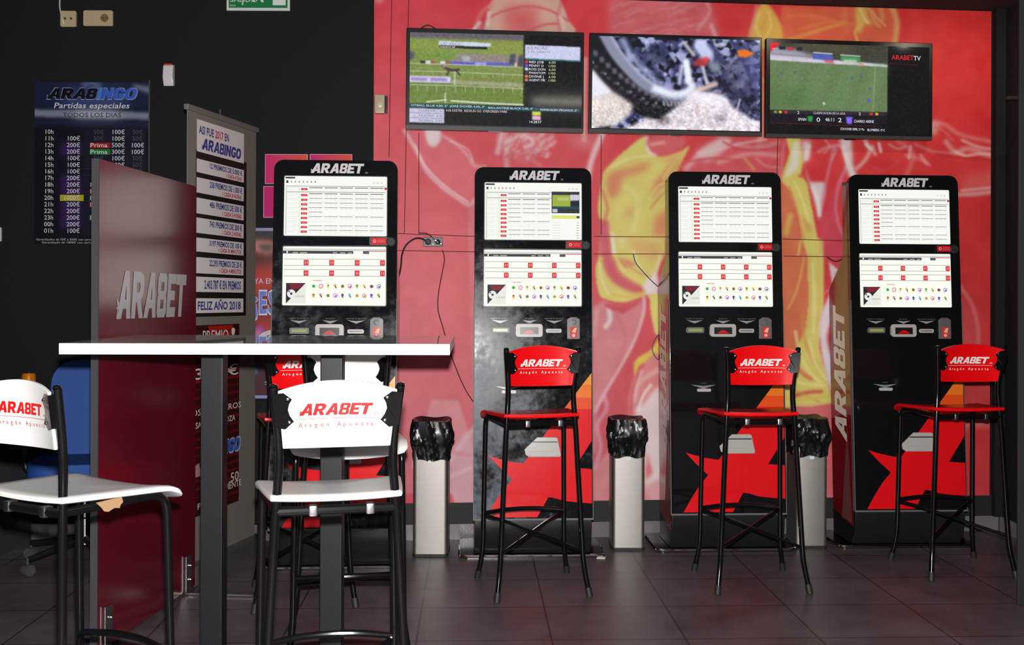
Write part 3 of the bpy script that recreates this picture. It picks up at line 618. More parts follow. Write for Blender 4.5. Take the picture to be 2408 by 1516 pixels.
def make_tv(corners, canvas, label, words, bez, face=0.075):
    tl_, tr_, br_, bl_ = [wall_pt(u, v, face) for u, v in corners]
    t = thing('television', label, 'television', tuple((bl_ + br_) / 2), 0, 'televisions on the mural wall')
    inv = Matrix.Translation(-t.location)
    def fn(u, v, off=0.0): return inv @ (((tl_ * (1 - u) + tr_ * u) * (1 - v) + (bl_ * (1 - u) + br_ * u) * v) + WN * off)
    mb = MB()
    q = [fn(0,1,-.03), fn(1,1,-.03), fn(1,0,-.03), fn(0,0,-.03), fn(0,1,0), fn(1,1,0), fn(1,0,0), fn(0,0,0)]
    mb.add(q, [(0,3,2,1),(4,5,6,7),(0,1,5,4),(1,2,6,5),(2,3,7,6),(3,0,4,7)]); mb.build('casing', M_plastic_black, t, bevel=.004)
    mb = MB(); q = [fn(.3,.8,-.072), fn(.7,.8,-.072), fn(.7,.2,-.072), fn(.3,.2,-.072), fn(.3,.8,-.029), fn(.7,.8,-.029), fn(.7,.2,-.029), fn(.3,.2,-.029)]
    mb.add(q, [(0,3,2,1),(4,5,6,7),(0,1,5,4),(1,2,6,5),(2,3,7,6),(3,0,4,7)]); mb.build('wall_bracket', M_plastic_black, t, smooth=False)
    l_, r_, t_, b_ = bez
    sx = lambda u: l_ + (1 - l_ - r_) * u
    sy = lambda v: t_ + (1 - t_ - b_) * v
    picture('screen', M_lit, 200, 114, lambda u, v: fn(sx(u), sy(v), .0008), lambda U, V: lc(canvas.sample(U * 400, V * 228)), t)
    scr = t.children[-1]
    for (s, x, y, h, c_, wd) in words:
        pr = Print(); pr.text(s, x, -y, h, S(*c_), 2, width=wd)
        pr.build('screen_caption', M_lit, lambda x, y, n: fn(sx(x / 400), sy(-y / 228), .0012), scr)
    br2 = MB(); a, b2, c2, d2 = fn(.46,1,.0005), fn(.54,1,.0005), fn(.53,1.012,.0005), fn(.47,1.012,.0005)
    br2.add([a, b2, c2, d2, *(p - WN * .01 for p in (a, b2, c2, d2))], [(0,3,2,1),(4,5,6,7),(0,1,5,4),(1,2,6,5),(2,3,7,6),(3,0,4,7)]); br2.build('sensor_tab', M_chrome, t, smooth=False)
    fr = MB()
    for (u0, u1, v0, v1) in ((0,1,1-b_*.8,1),): fr.add([fn(u0+.002,v1-.002,.0006), fn(u1-.002,v1-.002,.0006), fn(u1-.002,v0,.0006), fn(u0+.002,v0,.0006)], [(0,1,2,3)])
    fr.build('bezel_strip', mat('dark_grey_bezel', S(66, 62, 62), .35), t, smooth=False)
    return t
W_ = (226, 226, 240)
make_tv([(956,73),(1369,84),(1367,318),(954,309)], tv_race(), 'wall television showing a horse race, directly above the second betting terminal', [
    ('CATTERICK', 70, 29, 6, (120,124,150), 46), ('HANDICAP', 70, 37, 5, (216,200,212), 34), ('KILMORE', 272, 35, 7, (120,120,150), 46), ('2:30  HEATH', 272, 44, 6, (130,130,156), 52),
    ('RED JOB', 276, 69.5, 6, W_, 34), ('PENNY D', 276, 78.5, 6, W_, 34), ('ROSS DON', 276, 87.5, 6, W_, 38), ('PHANTOM', 276, 96.5, 6, W_, 38), ('DIVINE J', 276, 105.5, 6, W_, 34), ('AGENT MR', 276, 114.5, 6, W_, 38),
    *[('1/00' if k % 2 else '6.00', 322, 69.5 + 9 * k, 6, (190,206,150), 16) for k in range(6)],
    ('OTBALL BLUE 4.00, 2º  JOKE DOVER 4.00, 3º', 4, 183.6, 5, (200,220,226), 170), ('BALLANTINE BLACK 5.00, 4º', 182, 185.6, 5, (200,220,226), 104), ('WINDGLEN PEGASUS, 2º', 302, 187.6, 5, (200,220,226), 88),
    ('4:00 EXETER  REDRUN GO  EVERGREEN PARK', 84, 195, 6, (206,196,200), 142), ('FAKENHAM  2.40', 22, 197, 6, (116,116,136), 54), ('HEXHAM  2.45', 22, 209, 6, (116,116,136), 54), ('GOING  2.50', 22, 221, 6, (116,116,136), 54), ('14:28:57', 278, 219, 6, W_, 28)], (.021,.012,.045,.052), .072)
make_tv([(1382,84),(1783,95),(1783,325),(1379,317)], tv_wheel(), 'wall television showing a knobbly motorbike wheel on rocks, middle of the three', [], (.018,.014,.032,.05), .066)
make_tv([(1793,96),(2181,108),(2180,334),(1792,327)], tv_match(), 'wall television showing a football match, nearest the right wall', [
    ('CLASIFICACION DE LA LIGA', 108, 178.5, 6, (206,196,212), 80), ('SPAIN', 70, 196, 7, W_, 20), ('0', 116, 198, 11, W_, 9), ('46:11', 138, 196, 9, W_, 22), ('2', 170, 198, 11, W_, 9), ('CHARRO ARENE', 210, 198, 7, W_, 50), ('2', 68, 179, 7, W_, 5), ('2', 222, 179, 7, W_, 5),
    ('STAYOVER SERB, 21 Pts', 176, 218, 6, W_, 60), ('BLUMBERG 19 C', 244, 219, 6, W_, 44), ('ARABET', 304, 34, 12, (236,30,44), 56), ('TV', 360, 35, 12, (226,226,236), 18), ('DIRECTO', 5, 17, 4, (236,180,190), 14)], (.024,.022,.045,.048), .060)
# cable loop above the first television
tag(MB().tube(catmull([wall_pt(978,84,.012), wall_pt(990,70,.03), wall_pt(1008,64,.04), wall_pt(1030,76,.03), wall_pt(1036,88,.012)], 6), .0035, 8).build('television_cable', M_rubber), 'short black cable looping out above the horse race television', 'cable')

# ------------------------------------------------------------------ betting terminals
KW, KH = 0.585, 1.93
PXM = 5.04 / F
def kx(px): return (px - 1253) / 280 * KW          # metres right of the terminal's middle, from the second terminal
def kz(py): return HC - (py - 707) * PXM
def smudged(name, amount):
    m = mat(name, (0.006, 0.0065, 0.008), 0.10, spec=0.14)
    n, l, b = nodes_of(m)
    tc = n.new('ShaderNodeTexCoord'); a = n.new('ShaderNodeTexNoise'); a.inputs['Scale'].default_value = 5; a.inputs['Detail'].default_value = 9; a.inputs['Roughness'].default_value = .68
    c = n.new('ShaderNodeTexNoise'); c.inputs['Scale'].default_value = 34; c.inputs['Detail'].default_value = 4
    r = n.new('ShaderNodeValToRGB'); r.color_ramp.elements[0].position = .565; r.color_ramp.elements[1].position = .80
    r.color_ramp.elements[0].color = (0.006, 0.0065, 0.008, 1); k = amount
    r.color_ramp.elements[1].color = (0.27 * k, 0.31 * k, 0.38 * k, 1)
    mx = n.new('ShaderNodeMath'); mx.operation = 'MULTIPLY_ADD'; mx.inputs[1].default_value = .26; l.new(c.outputs['Fac'], mx.inputs[0])
    sc_ = n.new('ShaderNodeMath'); sc_.operation = 'MULTIPLY'; sc_.inputs[1].default_value = .78; l.new(a.outputs['Fac'], sc_.inputs[0]); l.new(sc_.outputs[0], mx.inputs[2])
    # fingered height: hands reach the lower face, the head of the terminal stays cleaner
    sx = n.new('ShaderNodeSeparateXYZ'); l.new(tc.outputs['Object'], sx.inputs[0])
    mr = n.new('ShaderNodeMapRange'); mr.inputs['From Min'].default_value = 2.05; mr.inputs['From Max'].default_value = .95; mr.inputs['To Min'].default_value = -.16; mr.inputs['To Max'].default_value = .06
    l.new(sx.outputs['Z'], mr.inputs['Value']); ad = n.new('ShaderNodeMath'); ad.operation = 'ADD'; l.new(mx.outputs[0], ad.inputs[0]); l.new(mr.outputs['Result'], ad.inputs[1])
    mr2 = n.new('ShaderNodeMapRange'); mr2.inputs['From Min'].default_value = -.29; mr2.inputs['From Max'].default_value = .25; mr2.inputs['To Min'].default_value = .08; mr2.inputs['To Max'].default_value = -.08
    l.new(sx.outputs['X'], mr2.inputs['Value']); a2 = n.new('ShaderNodeMath'); a2.operation = 'ADD'; l.new(ad.outputs[0], a2.inputs[0]); l.new(mr2.outputs['Result'], a2.inputs[1])
    l.new(tc.outputs['Object'], a.inputs['Vector']); l.new(tc.outputs['Object'], c.inputs['Vector'])
    l.new(a2.outputs[0], r.inputs['Fac']); l.new(r.outputs['Color'], b.inputs['Base Color'])
    rr = n.new('ShaderNodeMapRange'); rr.inputs['From Min'].default_value = .40; rr.inputs['From Max'].default_value = .72; rr.inputs['To Min'].default_value = .07; rr.inputs['To Max'].default_value = .34
    l.new(a2.outputs[0], rr.inputs['Value']); l.new(rr.outputs['Result'], b.inputs['Roughness'])
    return m
M_clean = mat('black_gloss_panel', (0.006, 0.006, 0.007), 0.07, spec=0.4)
M_smudge_a = smudged('fingermarked_black_panel', 0.30); M_smudge_b = smudged('heavily_fingermarked_black_panel', 0.62)
M_case = mat('dark_cabinet_metal', S(40, 40, 42), .35)
M_sidered = mat('red_side_wrap', S(126, 18, 26), .14, spec=.6)
M_silver = mat('silver_plastic', S(176, 172, 168), .35)
M_slate = mat('slate_plastic', S(96, 92, 90), .4)
M_redlit = mat('red_scanner_light', (0.2, 0, 0), .3, emis=(0.72, 0.004, 0.006), es=.42)
M_greenlit = mat('green_slot_light', (0.1, .12, .05), .3, emis=S(150, 156, 84), es=.55)
LEAN = .066
# the star artwork on the lower front
STAR = [(1148,1072),(1168,1078),(1200,1086),(1229,1090),(1277,1025),(1391,877),(1391,1037),(1350,1101),(1391,1104),(1391,1180),(1360,1178),(1325,1174),(1289,1168),(1262,1211),(1142,1211),(1160,1180),(1180,1154),(1203,1127),(1172,1098)]
def grad_front(pr, cut):
    # orange at the top right corner running into red
    top = [(1391,877),(1391,905),(1369,905)]; nxt = [(1369,905),(1391,905),(1391,935),(1346,935)]; n2 = [(1346,935),(1391,935),(1391,962),(1325,962)]
    K = lambda q: [(kx(a), kz(b)) for a, b in q]
    pr.poly(K(top), S(240,150,40), 2); pr.poly(K(nxt), S(238,120,36), 2); pr.poly(K(n2), S(232,82,32), 2)
def screen_top(pr, live=False):
    W, H = 232, 134                                  # drawn in photo pixels of the second terminal
    wht = S(238, 240, 234); gry = S(150, 152, 148); lg = S(206, 208, 202); red = S(206, 40, 46); dk = S(60, 60, 62)
    pr.poly(rrect(0, W, 0, H, 3), wht, 1)
    pr.rect(2, 24, H-6, H-2, dk, 2); pr.rect(4, 9, H-16, H-10, dk, 2)
    for k in range(7): pr.rect(14+k*9, 17+k*9, H-15, H-11, gry, 2)
    for k in range(3): pr.rect(200+k*9, 204+k*9, H-16, H-12, lg, 2)
    pr.rect(4, W-4 if not live else 160, H-23.5, H-22, gry, 2); pr.rect(4, W-4 if not live else 160, H-36.5, H-35, gry, 2); pr.rect(3, 6, 2, H-24, lg, 2)
    rows = [H-26, H-39.5] + [H-50 - 10.2*k for k in range(9)]
    for i, y in enumerate(rows):
        if y < 4: continue
        pr.rect(38, 52, max(y-6, 1), y-1, red, 2); pr.rect(41, 49, max(y-4.5, 1), y-3, S(232,140,140), 3)
        pr.rect(7, 32, y-.6, y+.1, lg, 2); pr.rect(7, 24, y-4.2, y-3.6, lg, 2); pr.rect(32, 37, max(y-8,1), y+1, S(226,232,216), 2)
        n = 5
        if i == 5: n = 1
        if i == 7: n = 0; pr.rect(56, 110, y-1, y-.5, lg, 2)
        for k in range(n):
            x0 = 56 + k*34.5
            if live and x0 > 150: break
            pr.rect(x0, x0+30, y-.9, y+.6, gry if i > 1 else dk, 2)
            for q in range(3): pr.rect(x0+3+q*10, x0+7+q*10, y-4.4, y-3.4, S(226,206,200), 2)
    if live:
        x0 = 160; pr.rect(x0, 227, 63, H-20, S(44,50,52), 3); pr.rect(x0+2, x0+45, 79, H-28, S(150,170,60), 4); pr.rect(x0+14, x0+42, H-41, H-33, S(170,186,110), 5); pr.rect(x0+45, 226, 92, H-27, S(196,198,212), 4); pr.rect(x0+46, 226, 80, 94, S(30,36,40), 4); pr.rect(x0+2, 226, 74, 78, S(30,72,80), 4); pr.rect(x0+2, x0+14, 65, 73, S(190,190,206), 4)
        pr.rect(x0, 220, 50, 58, S(214,220,110), 3); pr.rect(220, 227, 51, 57, S(70,70,66), 3)
        for k in range(7): pr.rect(x0+2, x0+20, 40-k*6, 41-k*6, lg, 3); pr.rect(220, 225, 40-k*6, 41.5-k*6, gry, 3)
    else: pr.disc(W-3, H-27, 3, red, 2)
def screen_low(pr):
    W, H = 232, 132
    wht = S(242, 246, 234); gry = S(168, 172, 166); red = S(214, 46, 52); dk = S(58, 60, 62)
    pr.poly(rrect(0, W, 0, H, 3), wht, 1)
    pr.rect(0, W, H-10, H-4.5, S(206,206,204), 2); pr.rect(0, 160, H-16, H-9.5, dk, 2); pr.rect(158, 180, H-16, H-9.5, S(240,240,236), 3); pr.rect(180, 194, H-16, H-9.5, S(84,84,86), 3); pr.rect(194, W, H-10.5, H-9, red, 3)
    pr.poly([(8,H-15),(11,H-15),(11,H-11),(9.5,H-9.8),(8,H-11)], S(236,236,236), 3)
    for x, wd in ((22,12),(38,16),(112,10),(128,12),(146,9)): pr.rect(x, x+wd, H-14.5, H-13, S(200,200,200), 3)
    for r in range(2):
        y = H-36-r*23.5
        pr.rect(2, W-2, y+7, y+8.5, gry, 2); pr.rect(2, W-2, y-7.5, y-6, gry, 2)
        for k in range(4):
            x1 = 58 + k*57.3; pr.rect(x1-11, x1, y-6, y+6, red, 3); pr.rect(x1-8, x1-6.5, y-3, y+3, S(240,170,170), 4); pr.rect(x1-4, x1-2.5, y-3, y+3, S(240,170,170), 4)
    pr.rect(68, 88, 55, 56.5, S(226,110,110), 2)
    pr.poly([(8,4),(8,50),(52,50)], S(40,34,40), 2); pr.poly([(52,50),(52,4),(8,4)], S(226,226,214), 2); pr.poly([(14,48),(50,48),(36,38),(20,36)], S(122,26,40), 3)
    pr.disc(20, 26, 9.5, S(226,226,226), 4, 20); pr.disc(20, 26, 3, S(60,60,64), 5, 8); pr.poly([(12,30),(16,34),(17,29)], S(70,70,74), 5); pr.poly([(26,20),(24,17),(29,22)], S(70,70,74), 5); pr.poly([(8,4),(30,26),(24,12)], S(226,226,214), 5)
    pr.text('LALIGA', 30, 18, 5, S(150,150,146), 4, width=20)
    cs = [((110,226,120),(60,150,70)), ((222,90,100),(240,210,210)), ((222,206,120),(120,110,60)), ((236,170,90),(120,90,60)), ((222,196,80),(96,84,60)), ((222,110,196),(90,50,80)), ((150,196,80),(84,90,60)), ((206,222,110),(120,130,50)), ((206,110,110),(96,66,60)), ((150,120,206),(70,60,96)),
          ((226,160,70),(110,80,40)), ((200,150,130),(90,84,70)), ((190,200,140),(90,110,60)), ((206,120,226),(120,60,150)), ((110,100,150),(50,46,70)), ((140,200,206),(70,110,120)), ((226,206,120),(180,150,70)), ((226,130,130),(190,70,70)), ((130,90,206),(80,50,140)), ((150,190,80),(90,110,50))]
    for i, (a, b_) in enumerate(cs):
        x = 70 + (i % 10) * 16.3; y = 43 - (i // 10) * 21; c1 = S(*a); c2 = S(*b_)
        if i % 4 == 1: pr.disc(x, y, 5.2, c1, 3); pr.disc(x, y, 3.6, S(244,236,232), 4); pr.poly([(x-3,y-2),(x+3,y+2),(x+2,y-3)], c2, 5)
        elif i % 4 == 2: pr.poly([(x-4,y+3),(x,y+5),(x+4,y+1),(x+1,y-1),(x+3,y-5),(x-2,y-4)], c1, 3); pr.disc(x, y+2, 1.8, c2, 4, 8)
        elif i % 4 == 3: pr.disc(x-1, y+2, 3.2, c1, 3); pr.poly([(x-2,y+1),(x+2,y),(x+3,y-5),(x,y-4)], c2, 4)
        else: pr.disc(x, y, 4.6, c1, 3, ry=3.8); pr.poly([(x-3,y+2),(x+1,y+4),(x+3,y-3),(x,y-2),(x-2,y-4)], c2, 4)
        pr.rect(x-4, x+4, y-8, y-7.3, S(206,206,196), 3)
def side_art(pr):
    c = S(240, 230, 220)
    # vertical lettering, reading upwards
    pr.logo('ARABET', 0, 0, .105, c, 2, width=.72, shear=.2, spike=False)
def make_terminal(u0, d, yaw, label, panel, live=False, art=False, ext=.066):
    a = P(u0, 1100, d); th = R(yaw)
    cxm = Vector((a.x, d, 0)) + Vector((math.cos(th), math.sin(th), 0)) * KW / 2
    t = thing('betting_terminal', label, 'betting terminal', tuple(cxm), th, 'betting terminals along the mural wall')
    h = KW / 2
    # cabinet seen from the side: shallow head, deep belly
    prof = [(.03,.10),(.03,1.90),(.115,1.90),(.12,1.50),(.335,1.34),(.335,.12)]
    mb = MB(); mb.prism(prof, lambda y, z: (-h+.006, y, z), lambda y, z: (h-.006, y, z)); mb.build('cabinet', M_case, t, bevel=.006)
    for s in (-1, 1):
        mb = MB(); mb.prism([(.045,.115),(.045,1.88),(.105,1.88),(.11,1.505),(.325,1.335),(.325,.155)], lambda y, z: (s*(h-.0065), y, z), lambda y, z: (s*(h-.0035), y, z)); sp = mb.build('side_wrap', M_sidered, t, smooth=False)
        if art and s < 0:
            pr = Print(); side_art(pr)
            pr.build('side_lettering', M_print, lambda x, y, n: (-h+.0033-n, .105+y*1.55, .53+x), sp)
            c2 = Print(); c2.poly([(.06,.13),(.20,.13),(.14,.42),(.10,.62),(.08,.40)], S(120,70,70), 1); c2.build('side_pattern', M_print, lambda y, z, n: (-h+.0033-n*.5, y, z), sp)
    # front panel with rounded head
    out = [(-h, .205), (h, .205)] + [(h-.045+.045*math.cos(R(q)), KH-.045+.045*math.sin(R(q))) for q in range(0, 91, 15)] + [(-h+.045+.045*math.cos(R(q)), KH-.045+.045*math.sin(R(q))) for q in range(90, 181, 15)]
    mb = MB(); mb.prism(out, lambda x, z: (x, .03, z), lambda x, z: (x, 0, z)); fp = mb.build('front_panel', panel, t, bevel=.004)
    # thin metal edge trims
    mt = mat('edge_trim', S(96, 92, 92), .5, .0)
    mb = MB(); mb.box(-h-.003, h+.003, -.003, .012, .197, .2055); mb.build('edge_trim', mt, t)
    for s in (-1, 1):
        mb = MB(); mb.box(s*(h+.0012)-.0018, s*(h+.0012)+.0018, -.001, .028, .205, 1.28); mb.build('edge_trim', mt, t)
    fmap = lambda x, z, n: (x, -.0006 - n, z)
    pr = Print(); pr.poly([(kx(p), kz(q)) for p, q in STAR], S(226, 20, 28), 1); grad_front(pr, None)
    pr.build('star_graphic', M_gloss_print, fmap, fp)
    pr = Print(); W_k = S(206, 202, 206)
    pr.logo('ARABET', kx(1196), kz(422), .046, W_k, 2, width=kx(1317)-kx(1197)); pr.text('.es', kx(1318), kz(422), .011, S(150,150,150), 2)
    pr.build('logo', M_gloss_print, fmap, fp)
    for x0, x1, word in ((1152,1196,'MUEVE TU BOLETO'),(1224,1264,'BOLETO'),(1280,1325,'RECOGE TU BOLETO')):
        m_ = (x0 + x1) / 2; pr = Print()
        pr.poly([(kx(x0+2),kz(752)),(kx(m_),kz(760)),(kx(x1-2),kz(752)),(kx(m_),kz(754))], S(150,148,156), 2)
        pr.text(word, kx(m_), kz(750), .006, S(112,112,118), 2, 'c', width=kx(x1)-kx(x0) if len(word) > 7 else kx(m_+10)-kx(m_-10))
        pr.build('slot_caption', M_gloss_print, fmap, fp)
    pr = Print()
    pr.poly([(kx(1163),kz(908)),(kx(1194),kz(918)),(kx(1225),kz(908)),(kx(1194),kz(911))], S(130,130,136), 2); pr.text('CAMBIO', kx(1194), kz(906), .006, S(100,100,104), 2, 'c')
    pr.build('slot_caption', M_gloss_print, fmap, fp)
    # screens
    for (x0, x1, y0, y1, fn_) in ((1137,1369,429,563,lambda q: screen_top(q, live)), (1136,1368,586,719,screen_low)):
        mb = MB(); mb.prism(rrect(kx(x0)-.004, kx(x1)+.004, kz(y1)-.004, kz(y0)+.004, .008), lambda x, z: (x, .006, z), lambda x, z: (x, -.0014, z)); sc_ = mb.build('screen', M_plastic_black, t, smooth=False)
        pr = Print(); fn_(pr)
        o = pr.build('display', M_lit, lambda x, y, n, x0=x0, y1=y1: (kx(x0) + x/280*KW, -.0016 - n*.35, kz(y1) + y*PXM), sc_)
    # badge, lock, slots
    mb = MB(); mb.prism(rrect(kx(1330), kx(1383), kz(583), kz(565), .006), lambda x, z: (x, .004, z), lambda x, z: (x, -.004, z)); bg = mb.build('badge', M_plastic_black, t, bevel=.002)
    pr = Print(); pr.poly(rrect(kx(1334), kx(1368), kz(581.5), kz(566.5), .003), S(206, 26, 34), 1); pr.disc(kx(1342), kz(574), .008, S(226,190,190), 2); pr.disc(kx(1342), kz(574), .005, S(206,60,66), 3); pr.text('JUEGO', kx(1349), kz(573), .005, S(230,150,150), 2, width=.035); pr.text('SEGURO', kx(1349), kz(577), .005, S(230,150,150), 2, width=.035)
    pr.build('badge_print', M_gloss_print, lambda x, z, n: (x, -.0042 - n, z), bg)
    ax = lambda x, z, y=0: Matrix.Translation((x, y, z)) @ Matrix.Rotation(R(90), 4, 'X')
    mb = MB(); mb.lathe([(.022,-.004),(.022,.004),(.019,.0055),(.018,.0045),(.006,.0045),(.0055,.006)], 24, ax(kx(1379), kz(575), 0)); mb.build('lock', M_rubber, t)
    mb = MB(); mb.prism(rrect(kx(1153), kx(1197), kz(783), kz(769), .008), lambda x, z: (x, .004, z), lambda x, z: (x, -.005, z)); sl = mb.build('banknote_slot', M_slate, t, bevel=.002)
    mb = MB(); mb.box(kx(1158), kx(1192), -.0062, -.004, kz(779.5), kz(772.5)); mb.build('slot_light', M_greenlit, sl)
    mb = MB(); o_ = rrect(kx(1211), kx(1275), kz(792), kz(761), .014); mb.prism(o_, lambda x, z: (x, .004, z), lambda x, z: (x, -.010, z)); rd = mb.build('ticket_reader', M_silver, t, bevel=.004)
    mb = MB(); mb.box(kx(1221), kx(1265), -.0112, -.009, kz(785.5), kz(769)); wd = mb.build('reader_window', M_plastic_black, rd, smooth=False)
    mb = MB(); mb.prism([(kx(1227),kz(784.5)),(kx(1259),kz(784.5)),(kx(1252),kz(780)),(kx(1248),kz(776)),(kx(1238),kz(776)),(kx(1233),kz(780))], lambda x, z: (x, -.0111, z), lambda x, z: (x, -.0122, z)); mb.build('reader_light', M_redlit, rd, smooth=False)
    mb = MB(); mb.prism(rrect(kx(1283), kx(1320), kz(782), kz(772.5), .007), lambda x, z: (x, .004, z), lambda x, z: (x, -.005, z)); sl = mb.build('ticket_slot', M_silver, t, bevel=.002)
    mb = MB(); mb.box(kx(1287), kx(1316), -.0058, -.004, kz(778), kz(776.4)); mb.build('slot_gap', M_plastic_black, sl, smooth=False)
    cu = [(kx(1333),kz(797)),(kx(1364),kz(797)),(kx(1364),kz(750)),(kx(1356),kz(744.5)),(kx(1341),kz(744.5)),(kx(1333),kz(750))]
    mb = MB(); mb.prism(cu, lambda x, z: (x, .004, z), lambda x, z: (x, -.007, z)); ca_ = mb.build('coin_acceptor', M_slate, t, bevel=.003)
    mb = MB(); mb.lathe([(.014,-.002),(.014,.003),(.010,.0035),(.009,.001)], 20, ax(kx(1348.5), kz(757), -.007)); mb.build('coin_button', M_slate, ca_)
    pr = Print(); pr.rect(kx(1340), kx(1357), kz(794), kz(768), S(214,60,58), 1); pr.poly([(kx(1344),kz(780)),(kx(1350),kz(771)),(kx(1356),kz(770)),(kx(1353),kz(782))], S(236,190,150), 2); pr.disc(kx(1348.5), kz(788), .008, S(236,200,200), 2); pr.text('1', kx(1347), kz(791), .012, S(206,60,60), 3); pr.build('coin_label', M_gloss_print, lambda x, z, n: (x, -.0074 - n, z), ca_)
    mb = MB(); mb.prism(rrect(kx(1178), kx(1212), kz(925), kz(917.5), .006), lambda x, z: (x, .004, z), lambda x, z: (x, -.005, z)); mb.build('card_slot', M_silver, t, bevel=.002)
    # coin tray
    tr_ = [(kx(1231),kz(1057)),(kx(1234),kz(1070)),(kx(1242),kz(1075)),(kx(1316),kz(1075)),(kx(1318),kz(1070)),(kx(1310),kz(1030)),(kx(1305),kz(1028)),(kx(1262),kz(1028))]
    mb = MB(); mb.prism(tr_, lambda x, z: (x, .005, z), lambda x, z: (x, -.008, z)); ty = mb.build('coin_tray', M_silver, t, bevel=.003)
    mb = MB(); mb.box(kx(1251), kx(1310), -.009, -.007, kz(1040.5), kz(1038)); mb.build('tray_slit', M_plastic_black, ty, smooth=False)
    mb = MB(); mb.prism(rrect(kx(1246), kx(1303), kz(1073), kz(1061), .006), lambda x, z: (x, -.006, z), lambda x, z: (x, -.014, z)); mb.build('tray_lip', M_silver, ty, bevel=.004)
    # recessed curved base and floor plate
    pf = [(.012,.197),(.015,.15),(.03,.09),(.06,.045),(.075,.02),(.33,.02),(.33,.197)]
    mb = MB(); mb.prism(pf, lambda y, z: (-h+.004, y, z), lambda y, z: (h-.004, y, z)); mb.build('base', mat('satin_black_base', (0.012, 0.012, 0.013), .3), t, bevel=.004)
    mb = MB(); mb.prism(rrect(-h-ext, h+ext, -.018, .345, .04), lambda x, y: (x, y, 0), lambda x, y: (x, y, .019)); mb.build('floor_plate', M_plate, t, bevel=.006)
    mb = MB(); e = smooth_path([(-h-ext-.001, .2, .012), (-h-ext-.001, -.02, .012), (h+ext+.001, -.02, .012), (h+ext+.001, .2, .012)], .04); mb.tube(e, .0075, 8); mb.build('plate_edge', M_chrome, t)
    # the whole cabinet leans back a little on its base
    done = set()
    def lean(o):
        for c in o.children:
            if c.type == 'MESH' and c.name.split('.')[0] not in ('floor_plate', 'plate_edge') and c.data.name not in done:
                done.add(c.data.name); nv = len(c.data.vertices); co = np.empty(nv*3, np.float32); c.data.vertices.foreach_get('co', co); co = co.reshape(-1, 3)
                dy = LEAN*(co[:, 2]-1.1); co[:, 1] += dy; co[:, 2] = HC + (co[:, 2]-HC)*(1+dy/5.04*(co[:, 2] > .3)); c.data.vertices.foreach_set('co', co.ravel()); c.data.update()
            lean(c)
    lean(t)
    return t
make_terminal(637, 4.80, 3.0, 'lightly smudged black betting terminal half hidden behind the white bar table', M_smudge_a, ext=.03)
make_terminal(1114, 5.04, 3.0, 'heavily smudged black betting terminal between the first two waste bins', M_smudge_b, live=True)
make_terminal(1574, 5.18, 3.0, 'clean black betting terminal between the second and third waste bins', M_clean, art=True)
make_terminal(2002, 5.28, 3.0, 'clean black betting terminal at the end of the row by the dark right wall', M_clean, art=True)

